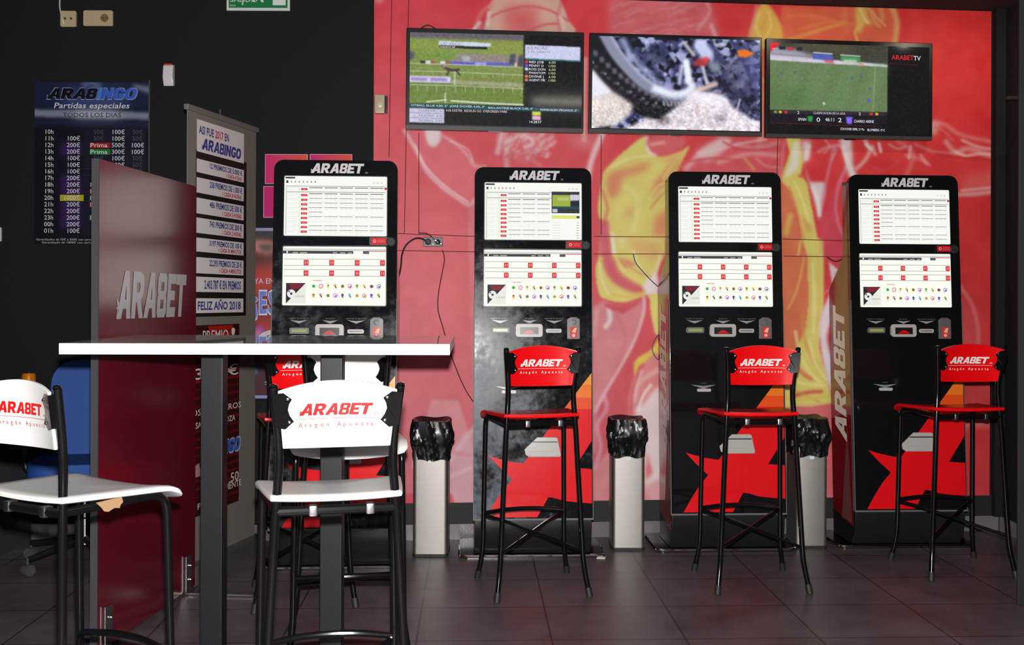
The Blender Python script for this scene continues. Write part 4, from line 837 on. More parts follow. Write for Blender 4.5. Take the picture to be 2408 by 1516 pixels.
# ------------------------------------------------------------------ bar stools (sitter faces +Y, back at -Y)
def make_stool(x, y, yaw, label, group, seatmat, txt, txt2, lettering=True, shim=False, low=1.0):
    t = thing('bar_stool', label, 'bar stool', (x, y, 0), R(yaw), group); t.scale = (1, 1, low)
    r = .0115
    for s in (-1, 1):
        # rear leg: floor, flare, straight, bend under the backrest, up to the top
        pts = smooth_path([(s*.203, -.205, .008), (s*.184, -.175, .135), (s*.153, -.150, .745), (s*.142, -.140, .885), (s*.160, -.172, 1.064)], [.05, .2, .10])
        mb = MB(); mb.tube(pts, r, 12); lg = mb.build('leg', M_steelblack, t)
        mb = MB(); mb.lathe([(.0115,0),(.0095,.006),(.0001,.0085)], 12, Matrix.Translation(pts[-1]) ); mb.build('tube_cap', M_steelblack, lg)
        d0 = (Vector(pts[1]) - Vector(pts[0])).normalized()
        mb = MB(); mb.tube([Vector(pts[0]) - d0*.0085, Vector(pts[0]) + d0 * .03], .0148, 12); mb.build('foot_cap', M_rubber, lg)
        # front leg bends over into the seat rail and runs back to the rear leg
        pts = smooth_path([(s*.212, .185, .008), (s*.192, .165, .13), (s*.184, .150, .752), (s*.150, -.148, .745)], [.05, .055])
        mb = MB(); mb.tube(pts, r, 12); lg = mb.build('leg', M_steelblack, t)
        d0 = (Vector(pts[1]) - Vector(pts[0])).normalized()
        mb = MB(); mb.tube([Vector(pts[0]) - d0*.0085, Vector(pts[0]) + d0 * .03], .0148, 12); mb.build('foot_cap', M_rubber, lg)
        # brace crossing to the opposite rear leg
        mb = MB(); mb.tube(smooth_path([(s*.188, .162, .292), (s*.10, .08, .275), (-s*.182, -.170, .190)], .05), .008, 8); mb.build('brace', M_steelblack, t)
        # scalloped bracket holding the backrest
        bo = [(0,.962),(.024,.956),(.047,.975),(.038,.99),(.034,1.006),(.038,1.02),(.046,1.033),(.026,1.05),(0,1.048)]
        def bf(dy, s=s):
            def f_(q, z):
                xx = .154 + (z - .95) * .08 - q
                return (s*xx, -.170 - (z-.96)*.16 + .035 * (1 - (xx/.16)**2) * 0.9 + dy, z)
            return f_
        mb = MB(); mb.prism(bo, bf(.006), bf(-.0155)); bk = mb.build('bracket', M_steelblack, t)
        for q, z in ((.036, .974), (.036, 1.034)):
            p = bf(-.016)(q, z); mb = MB(); mb.lathe([(.0042,0),(.0036,.002),(.0015,.003)], 10, Matrix.Translation(p) @ Matrix.Rotation(R(90), 4, 'X')); mb.build('screw', M_screw, bk)
    mb = MB(); mb.tube([(-.188,.160,.30)] + catmull([(-.188,.160,.30), (-.09,.186,.306), (0,.194,.308), (.09,.186,.306), (.188,.160,.30)], 5)[1:], .010, 10); mb.build('footrest', M_steelblack, t)
    mb = MB(); mb.tube([(-.152,-.148,.742), (.152,-.148,.742)], .0125, 10); sr = mb.build('seat_rail', M_steelblack, t)
    for xx in (-.06, .085):
        mb = MB(); mb.box(xx-.012, xx+.012, -.163, -.132, .727, .757); mb.build('clip', M_screw, sr, bevel=.006)
    # seat: trapezium with rounded corners and a rolled front edge
    o_ = [(-.152,-.165),(-.05,-.172),(.05,-.172),(.152,-.165),(.172,-.14),(.196,.06),(.205,.15),(.20,.19),(.17,.205),(.06,.214),(-.06,.214),(-.17,.205),(-.20,.19),(-.205,.15),(-.196,.06),(-.172,-.14)]
    o_ = catmull(o_, 2, True); n_ = len(o_)
    prof = lambda x_, y_: .008 - .016*(y_+.17)/.35 - .035*max(0, (y_-.13)/.085)**2 - .006*(1-(x_/.2)**2)
    rings = []; TH = .018
    for sc_, zz in ((.0, TH), (.55, TH), (.80, TH), (.955, TH), (.99, TH-.003), (1, TH*.5), (.99, .003), (.955, 0), (.8, 0), (0.0, 0)):
        rings.append([(x_*sc_, .01+(y_-.01)*sc_, .764 + zz + prof(x_*sc_, .01+(y_-.01)*sc_)) for x_, y_ in o_])
    mb = MB(); vs = [p for rg in rings for p in rg]; fs = []
    for i in range(len(rings)-1):
        for k in range(n_): fs.append((i*n_+k, i*n_+(k+1)%n_, (i+1)*n_+(k+1)%n_, (i+1)*n_+k))
    mb.add(vs, fs); st = mb.build('seat', seatmat, t)
    bm = bmesh.new(); bm.from_mesh(st.data); bmesh.ops.remove_doubles(bm, verts=bm.verts[:], dist=1e-5); bmesh.ops.recalc_face_normals(bm, faces=bm.faces[:])
    for f_ in bm.faces: f_.smooth = True
    bm.to_mesh(st.data); bm.free()
    # curved backrest plate
    def bfun(x_, z, off): return (x_, -.175 - (z-.96)*.16 + .035*(1-(x_/.16)**2) + off, z)
    mb = MB(); nx, nz = 18, 8; vs = []; fs = []
    def edge(z): return .136 + (z-.905)*.085
    for off in (-.0055, .0055):
        for j in range(nz+1):
            for i in range(nx+1):
                q = i/nx*2-1; z = .905 + (.150 + .024*(1-q*q))*j/nz - .004*(1-q*q)*(1-j/nz) ; vs.append(bfun(q*edge(.905+.16*j/nz), z, off))
    N1 = (nx+1)*(nz+1)
    for j in range(nz):
        for i in range(nx):
            a = j*(nx+1)+i; fs.append((a, a+1, a+nx+2, a+nx+1)); fs.append((a+N1, a+nx+1+N1, a+nx+2+N1, a+1+N1))
    ring = [i for i in range(nx+1)] + [j*(nx+1)+nx for j in range(1, nz+1)] + [nz*(nx+1)+i for i in range(nx-1, -1, -1)] + [j*(nx+1) for j in range(nz-1, 0, -1)]
    for k in range(len(ring)): a, b_ = ring[k], ring[(k+1) % len(ring)]; fs.append((a, a+N1, b_+N1, b_))
    mb.add(vs, fs); bk = mb.build('backrest', seatmat, t, bevel=.0025)
    if lettering:
        pr = Print(); pr.logo('ARABET', -.096, .988, .031, txt, 1, width=.186, shear=.24); pr.text('.es', .091, .988, .009, txt, 1, width=.014)
        n2 = 14
        for k in range(n2): pr.rect(-.106+.212*k/n2, -.106+.212*(k+1)/n2, .9785, .9798, txt2, 1)
        xx = -.098
        for ch, wd in zip('Aragón Apuesta', (15.5,9.5,13.5,14,14,14,10,15.5,14,14,13.5,12.5,9.5,12)):
            if ch != ' ': pr.text(ch, xx, .958, .0115, txt2, 1, bold=0.012)
            xx += wd*.00108
        pr.build('lettering', M_print, lambda x_, z, n: bfun(x_, z, -.0058-n), bk)
    if shim:
        mb = MB(); mb.prism([(-.075,.762),(.0,.766),(.004,.752),(-.004,.746),(-.006,.738),(-.022,.741),(-.040,.734),(-.052,.737),(-.060,.748)], lambda y_, z_: (.182+.04*(y_+.04), y_, z_), lambda y_, z_: (.186+.04*(y_+.04), y_, z_-.001)); mb.build('cardboard_shim', mat('brown_cardboard', S(150, 118, 84), .8), t, smooth=False)
    return t
TW, TR_ = S(226, 218, 216), S(214, 24, 24)
TR2 = S(186, 52, 50)
RG, WG = 'red bar stools at the betting terminals', 'white bar stools round the bar table'
make_stool(-.885, 4.38, 12.7, 'red bar stool behind the bar table, in front of the lightly smudged terminal', RG, M_redseat, TW, TW)
make_stool(.095, 4.545, 12.7, 'red bar stool in front of the heavily smudged terminal between two bins', RG, M_redseat, TW, TW)
q = [PF(1679,1391), PF(1893,1386), PF(1638,1345), PF(1846,1342)]
def feet(a, b_, c_, d_):
    ps = [PF(*p) for p in (a, b_, c_, d_)]; m_ = sum(ps, Vector()) / 4
    fw = (ps[2] + ps[3] - ps[0] - ps[1]); rt = (ps[1] + ps[3] - ps[0] - ps[2])
    a1 = math.atan2(-fw.x, fw.y); a2 = math.atan2(rt.y, rt.x)
    return m_.x, m_.y, math.degrees((a1 + a2) / 2)
make_stool(*feet((1679,1391),(1893,1386),(1638,1345),(1846,1342)), 'red bar stool overlapping the third bin, in front of a clean terminal', RG, M_redseat, TW, TW)
make_stool(*feet((2176,1360),(2371,1354),(2107,1319),(2297,1313)), 'red bar stool nearest the dark right wall', RG, M_redseat, TW, TW)
make_stool(-.484, 2.765, 14.0, 'white bar stool at the near side of the table, its lettered back in full view', WG, M_whiteseat, TR_, TR2, low=.988)
make_stool(-.60, 3.745, 191.0, 'white bar stool pushed in at the far side of the bar table', WG, M_whiteseat, TR_, TR2, lettering=False)
make_stool(-1.178, 2.756, -30.0, 'white bar stool cut off by the left frame edge, brown cardboard under its seat', WG, M_whiteseat, TR_, TR2, shim=True, low=.986)

# ------------------------------------------------------------------ bar table
ty = R(2.15)
t = thing('bar_table', 'tall white bar table with a glossy top on two grey square posts', 'table', (-.792, 3.475, 0), ty)
mb = MB(); mb.box(-.589, .589, -.375, .375, 1.103, 1.137); mb.build('tabletop', mat('glossy_white_top', (0.78, 0.77, 0.755), 0.025, spec=.55), t, bevel=.0015)
tt = t.children[-1].data; tt.materials.append(M_white)
for p_ in tt.polygons:
    if abs(p_.normal.z) < .5: p_.material_index = 1
for xx in (-.218, .182):
    mb = MB(); mb.box(xx-.037, xx+.037, -.037, .037, .012, 1.1025); mb.build('leg', M_post, t, bevel=.004)
mb = MB(); mb.box(-.40, .40, -.18, .18, 0, .012); mb.build('base_plate', M_post, t, bevel=.003)

# ------------------------------------------------------------------ red divider panel
PA, PB = Vector((-1.466, 3.62, 0)), Vector((-1.393, 4.50, 0))
pd = (PB - PA); pl = pd.length; pyaw = math.atan2(pd.y, pd.x)
t = thing('divider_panel', 'dark red glossy divider panel with grey lettering, left of the bar table', 'divider', tuple(PA), pyaw)
PH = HC + (705 - 375) * 3.62 / F
M_panel = mat('glossy_red_laminate', (0.115, 0.004, 0.013), .22, spec=1.0)
MATS['glossy_red_laminate'].node_tree.nodes['Principled BSDF'].inputs['IOR'].default_value = 1.75
M_pedge = mat('grey_panel_edge', S(58, 57, 60), .5)
mb = MB(); mb.box(.002, pl, 0, .024, .012, PH); mb.build('board', M_panel, t, smooth=False)
mb = MB(); mb.box(-.004, .0015, -.0005, .026, .012, PH+.0005); mb.build('edge_band', M_pedge, t, smooth=False)
def on_panel(px, py):
    p = plane_hit(px, py, PA, PB); return ((p - PA).dot(pd.normalized()), p.z)
x0, z0 = on_panel(273, 750); x1, _ = on_panel(437, 735); _, z1 = on_panel(300, 637)
pr = Print(); pr.logo('ARABET', x0, z0, z1 - z0, S(168, 162, 166), 1, width=x1 - x0, shear=.20)
pr.build('lettering', attr_mat('silver_lettering', rough=.30, spec=.6), lambda x, z, n: (x, -.0008 - n, z), t)
for xx in (.075, .80):
    br_ = MB(); br_.box(xx-.03, xx+.03, -.006, 0, .004, .16); br_.box(xx-.03, xx+.03, -.30, 0, 0, .006); ft = br_.build('foot_bracket', mat('clear_dark_bracket', S(60, 58, 60), .12, spec=.8), t, bevel=.002)
    mb = MB(); mb.tube(smooth_path([(xx-.031, -.008, .165), (xx-.031, -.008, .008), (xx-.031, -.302, .008)], .012), .003, 6); mb.build('bracket_edge', M_screw, ft)
    for zz in (.06, .12):
        mb = MB(); mb.lathe([(.007,0),(.007,.004),(.003,.012)], 10, Matrix.Translation((xx, -.006, zz)) @ Matrix.Rotation(R(90), 4, 'X')); mb.build('screw', M_screw, ft)

# ------------------------------------------------------------------ roll-up banner behind the panel
BA, BB = Vector((-1.4475, 4.545, 0)), Vector((-1.297, 5.16, 0))
bdv = BB - BA; bl_ = bdv.length; byaw = math.atan2(bdv.y, bdv.x)
def on_ban(px, py):
    p = plane_hit(px, py, BA, BB); return ((p - BA).dot(bdv.normalized()), p.z)
BH = on_ban(432, 245)[1]
t = thing('roll_up_banner', 'grey roll-up banner hung with white prize strips, behind the red divider', 'banner', tuple(BA), byaw)
mb = MB(); mb.box(0, bl_, 0, .004, .07, BH-.01); sh = mb.build('banner_sheet', mat('translucent_grey_sheet', S(112, 106, 100), .5), t, smooth=False)
mb = MB(); mb.box(-.012, bl_+.012, -.010, .014, BH-.018, BH+.008); mb.build('top_bar', mat('grey_bar', S(120, 116, 114), .4, .3), t, bevel=.004)
mb = MB(); mb.box(bl_*.47-.012, bl_*.47+.012, .003, .024, .05, BH+.04); mb.build('support_pole', M_chrome, t, bevel=.005)
mb = MB(); mb.prism(rrect(-.02, bl_+.02, -.06, .08, .03), lambda x, y: (x, y, 0), lambda x, y: (x, y, .085)); mb.build('cassette', mat('cassette_grey', S(86, 84, 86), .3, .4), t, bevel=.008)
NAVY, CRIM, PAPER, BLK = S(52, 60, 128), S(176, 36, 76), S(206, 198, 196), S(26, 23, 24)
bmap = lambda x, z, n: (x, -.0006 - n, z)
xl, xr = on_ban(461, 600)[0], on_ban(572, 600)[0]
pr = Print()
pr.rect(xl-.005, xr+.028, on_ban(462, 745)[1], on_ban(462, 350)[1], BLK, 1)
rows = [(279,355,None),(372,404,('12 PREMIOS DE 5.000 €','1 CADA 8 DIAS',.34)),(416,452,('258 PREMIOS DE 1.000 €','1 CADA 8 HORAS',.42)),(464,501,('486 PREMIOS DE 500 €','1 CADA 3 HORAS',.42)),(511,547,('743 PREMIOS DE 200 €','1 CADA 2 HORAS',.42)),
        (558,591,('3197 PREMIOS DE 100 €','1 CADA 30 MINUTOS',.5)),(604,642,('22.293 PREMIOS DE 20 €','1 CADA 4 MINUTOS',.48)),(650,686,('2.403.787 € EN PREMIOS',None,0)),(701,736,('FELIZ AÑO 2018',None,0))]
wdx = xr - xl
for a, b_, tx in rows:
    za, zb = on_ban(462, a)[1], on_ban(462, b_)[1]; hh = za - zb
    pr.rect(xl, xr, zb, za, PAPER, 2)
    if tx is None:
        pr.text('ASI FUE', xl+.04*wdx, za-hh*.42, hh*.24, NAVY, 3, width=wdx*.30, bold=.030); pr.text('2017', xl+.37*wdx, za-hh*.42, hh*.24, CRIM, 3, width=wdx*.17, bold=.030); pr.text('EN', xl+.57*wdx, za-hh*.42, hh*.24, NAVY, 3, width=wdx*.09, bold=.030)
        pr.logo('ARABINGO', xl+.10*wdx, zb+hh*.10, hh*.36, NAVY, 3, width=wdx*.84, shear=.16)
    elif tx[1] is None:
        x0_ = .03 if tx[0][0] == 'F' else .16
        pr.text(tx[0], xl+x0_*wdx, zb+hh*.22, hh*.56, NAVY, 3, width=wdx*(.94-x0_), bold=.030)
    else:
        pr.text(tx[0], xr-.04*wdx, zb+hh*.50, hh*.38, NAVY, 3, 'r', width=wdx*.70, bold=.030); pr.text(tx[1], xr-.05*wdx, zb+hh*.10, hh*.28, CRIM, 3, 'r', width=wdx*tx[2], bold=.030)
# lower poster: red print with prize texts
zt, zb = on_ban(461, 765)[1], on_ban(461, 1215)[1]
xr2 = on_ban(562, 900)[0]
pr.rect(xl-.06, xr2, zb, zt, S(52, 14, 16), 1)
rs = np.random.RandomState(2)
for k in range(22):
    zz = zb + (zt-zb)*(.05+.95*k/22); pr.rect(xl-.06, xr2, zz, zz+.012, S(70+int(60*rs.rand()), 14, 16), 2)
pr.poly([(xl+.10,zt-.005),(xr2-.06,zt-.005),(xr2-.10,zt-.10),(xl+.16,zt-.09)], S(156, 26, 22), 2)
TXW = S(200, 196, 196)
def bt(s, pxl, pxr, py, hpx, c, ly=4, bold=.004):
    xa, za = on_ban(pxl, py); xb, _ = on_ban(pxr, py); h_ = on_ban(pxl, py-hpx)[1]-za; pr.text(s, xa, za, h_, c, ly, width=xb-xa, bold=bold)
bt('¡', 463, 471, 806, 26, TXW); bt('PREMIO', 476, 536, 803, 26, TXW); bt('!', 543, 552, 800, 30, TXW)
bt('3.80€', 458, 560, 893, 26, TXW, bold=.008); bt('LOS BOMBEROS', 440, 566, 982, 15, TXW); bt('SALA ZARAGOZA', 459, 552, 1008, 14, TXW); bt('.50', 537, 560, 1135, 22, TXW); bt('SIGUIENTE', 508, 566, 1160, 15, TXW); bt('PR', 464, 482, 1198, 14, TXW)
xa, za = on_ban(505, 1076); xb, _ = on_ban(564, 1076)
pr.logo('BINGO', xa-.01, za, .075, S(150,160,190), 3, width=xb-xa+.02, spike=False); pr.logo('BINGO', xa, za+.008, .06, S(52,84,170), 4, width=xb-xa, spike=False)
pr.poly([(xl-.01,on_ban(461,1122)[1]),(xl+.05,on_ban(461,1122)[1]),(xl+.03,on_ban(461,1090)[1]),(xl-.01,on_ban(461,1096)[1])], S(160,120,120), 3)
pr.build('banner_print', M_print, bmap, sh)

# ------------------------------------------------------------------ black wall, left: poster, sockets, sign, sensor
def bw(u, v, off=0.0):
    p = P(u, v, 1.0) - Vector((0, 0, HC)); k = (BACK_Y - off) / p.y; return Vector((0, 0, HC)) + p * k
a, b_ = bw(81, 574), bw(352, 194)
PW_, PHt = b_.x - a.x, b_.z - a.z
t = thing('bingo_poster', 'dark blue bingo timetable poster on the black wall, partly behind the red divider', 'poster', (a.x, BACK_Y, a.z))
mb = MB(); mb.box(0, PW_, -.003, -.0006, 0, PHt); sh = mb.build('poster_sheet', mat('poster_black', S(22, 22, 30), .3), t, smooth=False)
pc = Canvas(0, 272, 0, 380, 0.6); pc.im[:] = (15, 15, 24)
pc.fill([(0,0),(272,0),(272,70),(0,70)], (26,34,66), .9, 12); pc.fill([(60,20),(220,20),(220,54),(60,54)], (74,96,156), .8, 16); pc.stroke([(120,6),(132,0),(150,8)], (150,170,226), 10, .6, 10)
pc.fill([(230,4),(272,10),(272,26),(236,14)], (150,156,176), .7, 4)
pc.fill([(0,64),(272,70),(272,88),(0,82)], (134,138,158), .9, 3); pc.fill([(90,66),(200,66),(200,86),(90,86)], (206,206,220), .8, 12); pc.fill([(0,88),(272,92),(272,106),(0,100)], (40,50,96), .7, 6)
pc.fill([(150,330),(272,320),(272,380),(150,380)], (24,26,66), .8, 20); pc.fill([(60,115),(112,115),(112,360),(60,360)], (20,16,34), .8, 10)
for k in range(16):
    y = 112 + k*15.45; pc.fill([(116,y),(262,y),(262,y+11),(116,y+11)], (24,26,48), .9, 1.5); pc.stroke([(116,y+13),(262,y+13)], (78,78,96), 1, .6, .8)
for k in (2,3,7,8,9,11,12,13,14): y = 112+k*15.45; pc.fill([(62,y-2),(112,y-2),(112,y+13),(62,y+13)], (70,34,110), .75, 5)
picture('poster_print', attr_mat('poster_print', rough=.3), 110, 150, lambda u, v: (PW_*u, -.0034, PHt*(1-v)), lambda U, V: lc(pc.sample(U*272, V*380)), sh)
k_ = PW_/272
pr = Print(); WT = S(206,206,212); GT = S(72,72,78)
yy = lambda y: PHt*(1-y/380.0)
def pt(s, x, y, h, c, al='l', wd=None, ly=2, sh_=0.0, bd=.003): pr.text(s, x*k_, yy(y), h*k_, c, ly, al, None if wd is None else wd*k_, sh_, bd)
cols8 = [S(14,14,20)]*4 + [S(70,116,196)] + [S(52,92,184)]*3
pr.logo('ARABINGO', 28*k_, yy(41.5), 29*k_, WT, 1, width=219*k_, shear=.22, colors=[S(130,140,176)]*8); pr.logo('ARABINGO', 30*k_, yy(39.5), 25.5*k_, WT, 2, width=215*k_, shear=.22, colors=cols8)
pt('Partidas especiales', 46, 61, 13, WT, wd=178, sh_=.22, bd=.006); pt('TODOS LOS DIAS', 67, 82, 10.5, S(40,40,48), wd=138)
pr.build('heading', attr_mat('poster_print', rough=.3), lambda x, z, n: (x, -.0036-n, z), sh); pr = Print()
hours = ['10h','11h','12h','13h','14h','15h','16h','17h','18h','19h','20h','21h','22h','23h','00h','01h']
for k, hh in enumerate(hours): pt(hh, 45, 121.5 + k*15.45, 10.5, WT, 'r')
pr.build('hours', attr_mat('poster_print', rough=.3), lambda x, z, n: (x, -.0036-n, z), sh); pr = Print()
c2_ = ['','100€','200€','200€','100€','100€','100€','200€','200€','200€','1000€','200€','200€','200€','200€','100€']
for k, hh in enumerate(hours):
    y = 121.5 + k*15.45
    if c2_[k]: 
        if k == 10: pr.rect(61*k_, 117*k_, yy(y+2.5), yy(y-12), S(170,160,30), 1)
        pt(c2_[k], 108, y, 10.5, WT, 'r')
    pm = k in (2,3,8,9,10,11,13)
    if pm:
        pr.rect(131*k_, 180*k_, yy(y+2), yy(y-11), S(150,26,30) if k in (2,9,11) else S(30,110,50) if k in (3,10,13) else S(28,36,70), 1)
        pt('Prima', 133, y, 10, S(220,216,210), wd=40); pt('500€' if k == 2 else '300€', 214, y, 10.5, WT, 'r'); pt('100€', 260, y, 10.5, WT, 'r')
    else:
        pt('50€', 164, y, 10.5, GT, 'r'); pt('100€', 214, y, 10.5, WT, 'r'); pt('50€', 256, y, 10.5, GT, 'r')
pr.build('timetable', attr_mat('poster_print', rough=.3), lambda x, z, n: (x, -.0036-n, z), sh); pr = Print()
pt('Garantizados de 50€ a 500€ con cartones de 0,50€', 5, 371, 5, S(170,170,176), wd=176); pt('Garantizado de 1000€ con cartones a 1€', 18, 378, 5, S(170,170,176), wd=150)
pr.build('footnote', attr_mat('poster_print', rough=.3), lambda x, z, n: (x, -.0036-n, z), sh)
mb = MB(); mb.box(PW_-.004, PW_+.003, -.0045, -.0032, -.02, PHt+.012); mb.build('clear_tape', mat('clear_tape', S(70, 74, 78), .2), t, smooth=False)

def plate(u0, u1, v0, v1, dep=.011): 
    a, b_ = bw(u0, v1), bw(u1, v0); return a.x, b_.x, a.z, b_.z
x0, x1, z0, z1 = plate(144, 181, 27, 64)
t = thing('aerial_socket', 'square beige aerial socket with a white cable, high on the black wall', 'socket', ((x0+x1)/2, BACK_Y, (z0+z1)/2)); w2, h2 = (x1-x0)/2, (z1-z0)/2
mb = MB(); mb.prism(rrect(-w2, w2, -h2, h2, .008), lambda x, z: (x, -.0006, z), lambda x, z: (x, -.012, z)); fp = mb.build('faceplate', M_beige, t, bevel=.004)
mb = MB(); mb.box(-w2*.5, w2*.5, -.0145, -.011, -h2*.45, h2*.35); mb.build('insert', M_beige, fp, bevel=.002)
for xx in (-.014, .018): mb = MB(); mb.lathe([(.006,0),(.006,.006),(.003,.006)], 12, Matrix.Translation((xx, -.0145, 0)) @ Matrix.Rotation(R(90), 4, 'X')); mb.build('jack', mat('brown_jack', S(80, 66, 48), .4), fp)
tag(MB().tube(smooth_path([bw(150, 56, .022), bw(147, 44, .03), bw(140, 20, .012), bw(141, -10, .008), bw(143, -60, .008)], .05), .0038, 8).build('aerial_cable', mat('white_cable', S(196, 186, 176), .4)), 'white aerial cable rising from the square beige socket', 'cable')
x0, x1, z0, z1 = plate(198, 267, 26, 62)
t = thing('power_socket', 'double-width beige wall plate with a power socket, high on the black wall', 'socket', ((x0+x1)/2, BACK_Y, (z0+z1)/2)); w2, h2 = (x1-x0)/2, (z1-z0)/2
mb = MB(); mb.prism(rrect(-w2, w2, -h2, h2, .008), lambda x, z: (x, -.0006, z), lambda x, z: (x, -.012, z)); fp = mb.build('faceplate', M_beige, t, bevel=.004)
for s in (-1, 1): mb = MB(); mb.box(s*w2*.47-.022, s*w2*.47+.022, -.014, -.011, -.024, .024); mb.build('insert', M_beige, fp, bevel=.002)
mb = MB(); mb.lathe([(.021,0),(.021,.003),(.018,.003),(.017,-.001)], 20, Matrix.Translation((w2*.47, -.0142, 0)) @ Matrix.Rotation(R(90), 4, 'X')); mb.build('socket_well', mat('socket_brown', S(120, 96, 60), .4), fp)
for xx in (-.008, .008): mb = MB(); mb.lathe([(.0028,0),(.0028,.001)], 10, Matrix.Translation((w2*.47+xx, -.0148, 0)) @ Matrix.Rotation(R(90), 4, 'X')); mb.build('pin_hole', M_rubber, fp)
# alarm sensor
x0, x1, z0, z1 = plate(388, 412, 152, 205)
t = thing('motion_sensor', 'small white motion sensor with a red lens strip on the black wall', 'sensor', ((x0+x1)/2, BACK_Y, (z0+z1)/2)); w2, h2 = (x1-x0)/2, (z1-z0)/2
mb = MB(); mb.prism([(-.0006,h2),(-.034,h2*.86),(-.044,-h2*.25),(-.026,-h2),(-.0006,-h2*.9)], lambda y, z: (-w2, y, z), lambda y, z: (w2, y, z)); bd_ = mb.build('housing', mat('sensor_white', S(206, 200, 204), .3), t, bevel=.006)
mb = MB(); mb.box(-w2*.8, w2*.8, -.034, -.024, h2*.78, h2*.97); mb.build('lens_strip', mat('red_lens', S(206, 60, 66), .3), bd_, bevel=.003)
# emergency exit sign, only its lower edge is in the frame
x0, x1, z0, _ = plate(534, 683, -60, 26); zh = .165
t = thing('exit_sign', 'green and white emergency exit sign at the top edge of the black wall', 'sign', ((x0+x1)/2, BACK_Y, z0)); w2 = (x1-x0)/2
mb = MB(); mb.box(-w2, w2, -.012, -.0006, 0, zh); sp = mb.build('sign_board', mat('sign_white', S(200, 206, 200), .4), t, bevel=.002)
pr = Print(); GR = S(20, 112, 62); WS = S(206, 214, 206)
pr.rect(-w2+.012, w2-.012, .014, zh-.012, GR, 1); pr.rect(w2-.09, w2-.022, .028, zh-.02, WS, 2)
pr.text('SALIDA', -w2+.02, .045, .03, WS, 2); pr.rect(-w2+.083, -w2+.089, .028, .12, WS, 2); pr.text('IS7010', -w2+.018, .022, .008, WS, 2)
pr.disc(.0, .12, .012, WS, 2); pr.poly([(-.02,.10),(.015,.108),(.03,.09),(.02,.075),(.03,.045),(.018,.043),(.004,.07),(-.012,.044),(-.03,.046),(-.028,.054),(-.016,.056),(-.004,.086),(-.016,.088)], WS, 2); pr.poly([(.03,.08),(.055,.08),(.055,.09),(.07,.075),(.055,.06),(.055,.07),(.03,.07)], WS, 2)
pr.build('sign_print', M_print, lambda x, z, n: (x, -.0124-n, z), sp)
# dimmer box at the mural's left edge
a, b_ = wall_pt(881, 270, .007), wall_pt(912, 226, .007)
t = thing('call_box', 'beige push-button box on the left edge of the red mural', 'switch', tuple((a+b_)/2), WYAW); w2, h2 = (b_-a).dot(WDIR)/2, (b_.z-a.z)/2
mb = MB(); mb.box(-w2, w2*.62, -.045, 0, -h2, h2); bx = mb.build('housing', M_beige, t, bevel=.008)
mb = MB(); mb.box(w2*.64, w2*.98, -.04, 0, -h2*.9, h2*.85); mb.build('side_plate', M_plastic_black, t, bevel=.002)
mb = MB(); mb.lathe([(.016,0),(.015,.005),(.010,.008)], 18, Matrix.Translation((-w2*.12, -.045, -h2*.2)) @ Matrix.Rotation(R(90), 4, 'X')); mb.build('push_button', mat('button_cream', S(206, 196, 170), .3), bx)
# white plate at the very left edge of the frame
x0, x1, z0, z1 = plate(-24, 5, 534, 568)
t = thing('wall_switch', 'white switch plate just entering at the left frame edge', 'switch', ((x0+x1)/2, BACK_Y, (z0+z1)/2)); w2, h2 = (x1-x0)/2, (z1-z0)/2
mb = MB(); mb.prism(rrect(-w2, w2, -h2, h2, .008), lambda x, z: (x, -.0006, z), lambda x, z: (x, -.012, z)); fp = mb.build('faceplate', mat('switch_white', S(190, 200, 194), .35), t, bevel=.003)
mb = MB(); mb.box(-w2*.55, w2*.55, -.016, -.011, -h2*.6, h2*.6); mb.build('rocker', mat('switch_white', (1,1,1)), fp, bevel=.002)
# magenta cards behind the first terminal
def card(u0, u1, v0, v1, label, cols):
    x0, x1, z0, z1 = plate(u0, u1, v0, v1)
    t = thing('magenta_card', label, 'card', (x0, BACK_Y, z0), 0, 'magenta cards on the black wall')
    mb = MB(); mb.box(0, x1-x0, -.010, -.0006, 0, z1-z0); bd_ = mb.build('card_back', mat('card_edge', S(186, 130, 150), .5), t, smooth=False)
    c0, c1 = np.array(lin(cols[0])), np.array(lin(cols[1]))
    picture('card_print', M_gloss_print, 10, 8, lambda u, v: (.004+(x1-x0-.008)*u, -.0104, .004+(z1-z0-.008)*(1-v)), lambda U, V: (c0[None]*(1-U[:,None])+c1[None]*U[:,None]), bd_)
MG, OR = (196, 44, 112), (222, 84, 60)
card(624, 725, 363, 433, 'magenta card above the first terminal, upper left of its block', (MG, OR))
card(729, 829, 363, 433, 'magenta to orange card above the first terminal, upper right of its block', (MG, OR))
card(620, 719, 438, 512, 'magenta card left of the first terminal, lower left of its block', ((190, 40, 110), (200, 44, 100)))
# poster board behind the first terminal
x0, x1, z0, z1 = plate(588, 700, 541, 932)
t = thing('jackpot_poster', 'red poster with blue lettering between the roll-up banner and the first terminal', 'poster', (x0, BACK_Y-.02, z0)); W3, H3 = x1-x0, z1-z0
mb = MB(); mb.box(0, W3, -.006, .018, 0, H3); sh = mb.build('board', mat('board_black', S(26, 24, 26), .4), t, smooth=False)
for zz in (0, H3): mb = MB(); mb.box(-.004, W3+.004, -.012, .006, zz-.008, zz+.010); mb.build('rail', mat('lilac_rail', S(150, 150, 196), .3, .3), t, bevel=.003)
jc = Canvas(0, 112, 0, 391, 0.7); jc.im[:] = (120, 36, 38)
jc.fill([(0,0),(112,0),(112,26),(0,26)], (52,46,52), 1, 4); jc.fill([(0,26),(60,30),(50,60),(16,54)], (190,130,120), .9, 5, True); jc.fill([(20,34),(60,34),(50,50),(30,48)], (60,54,60), .8, 4); jc.fill([(0,56),(112,60),(112,90),(0,92)], (70,40,42), .8, 8)
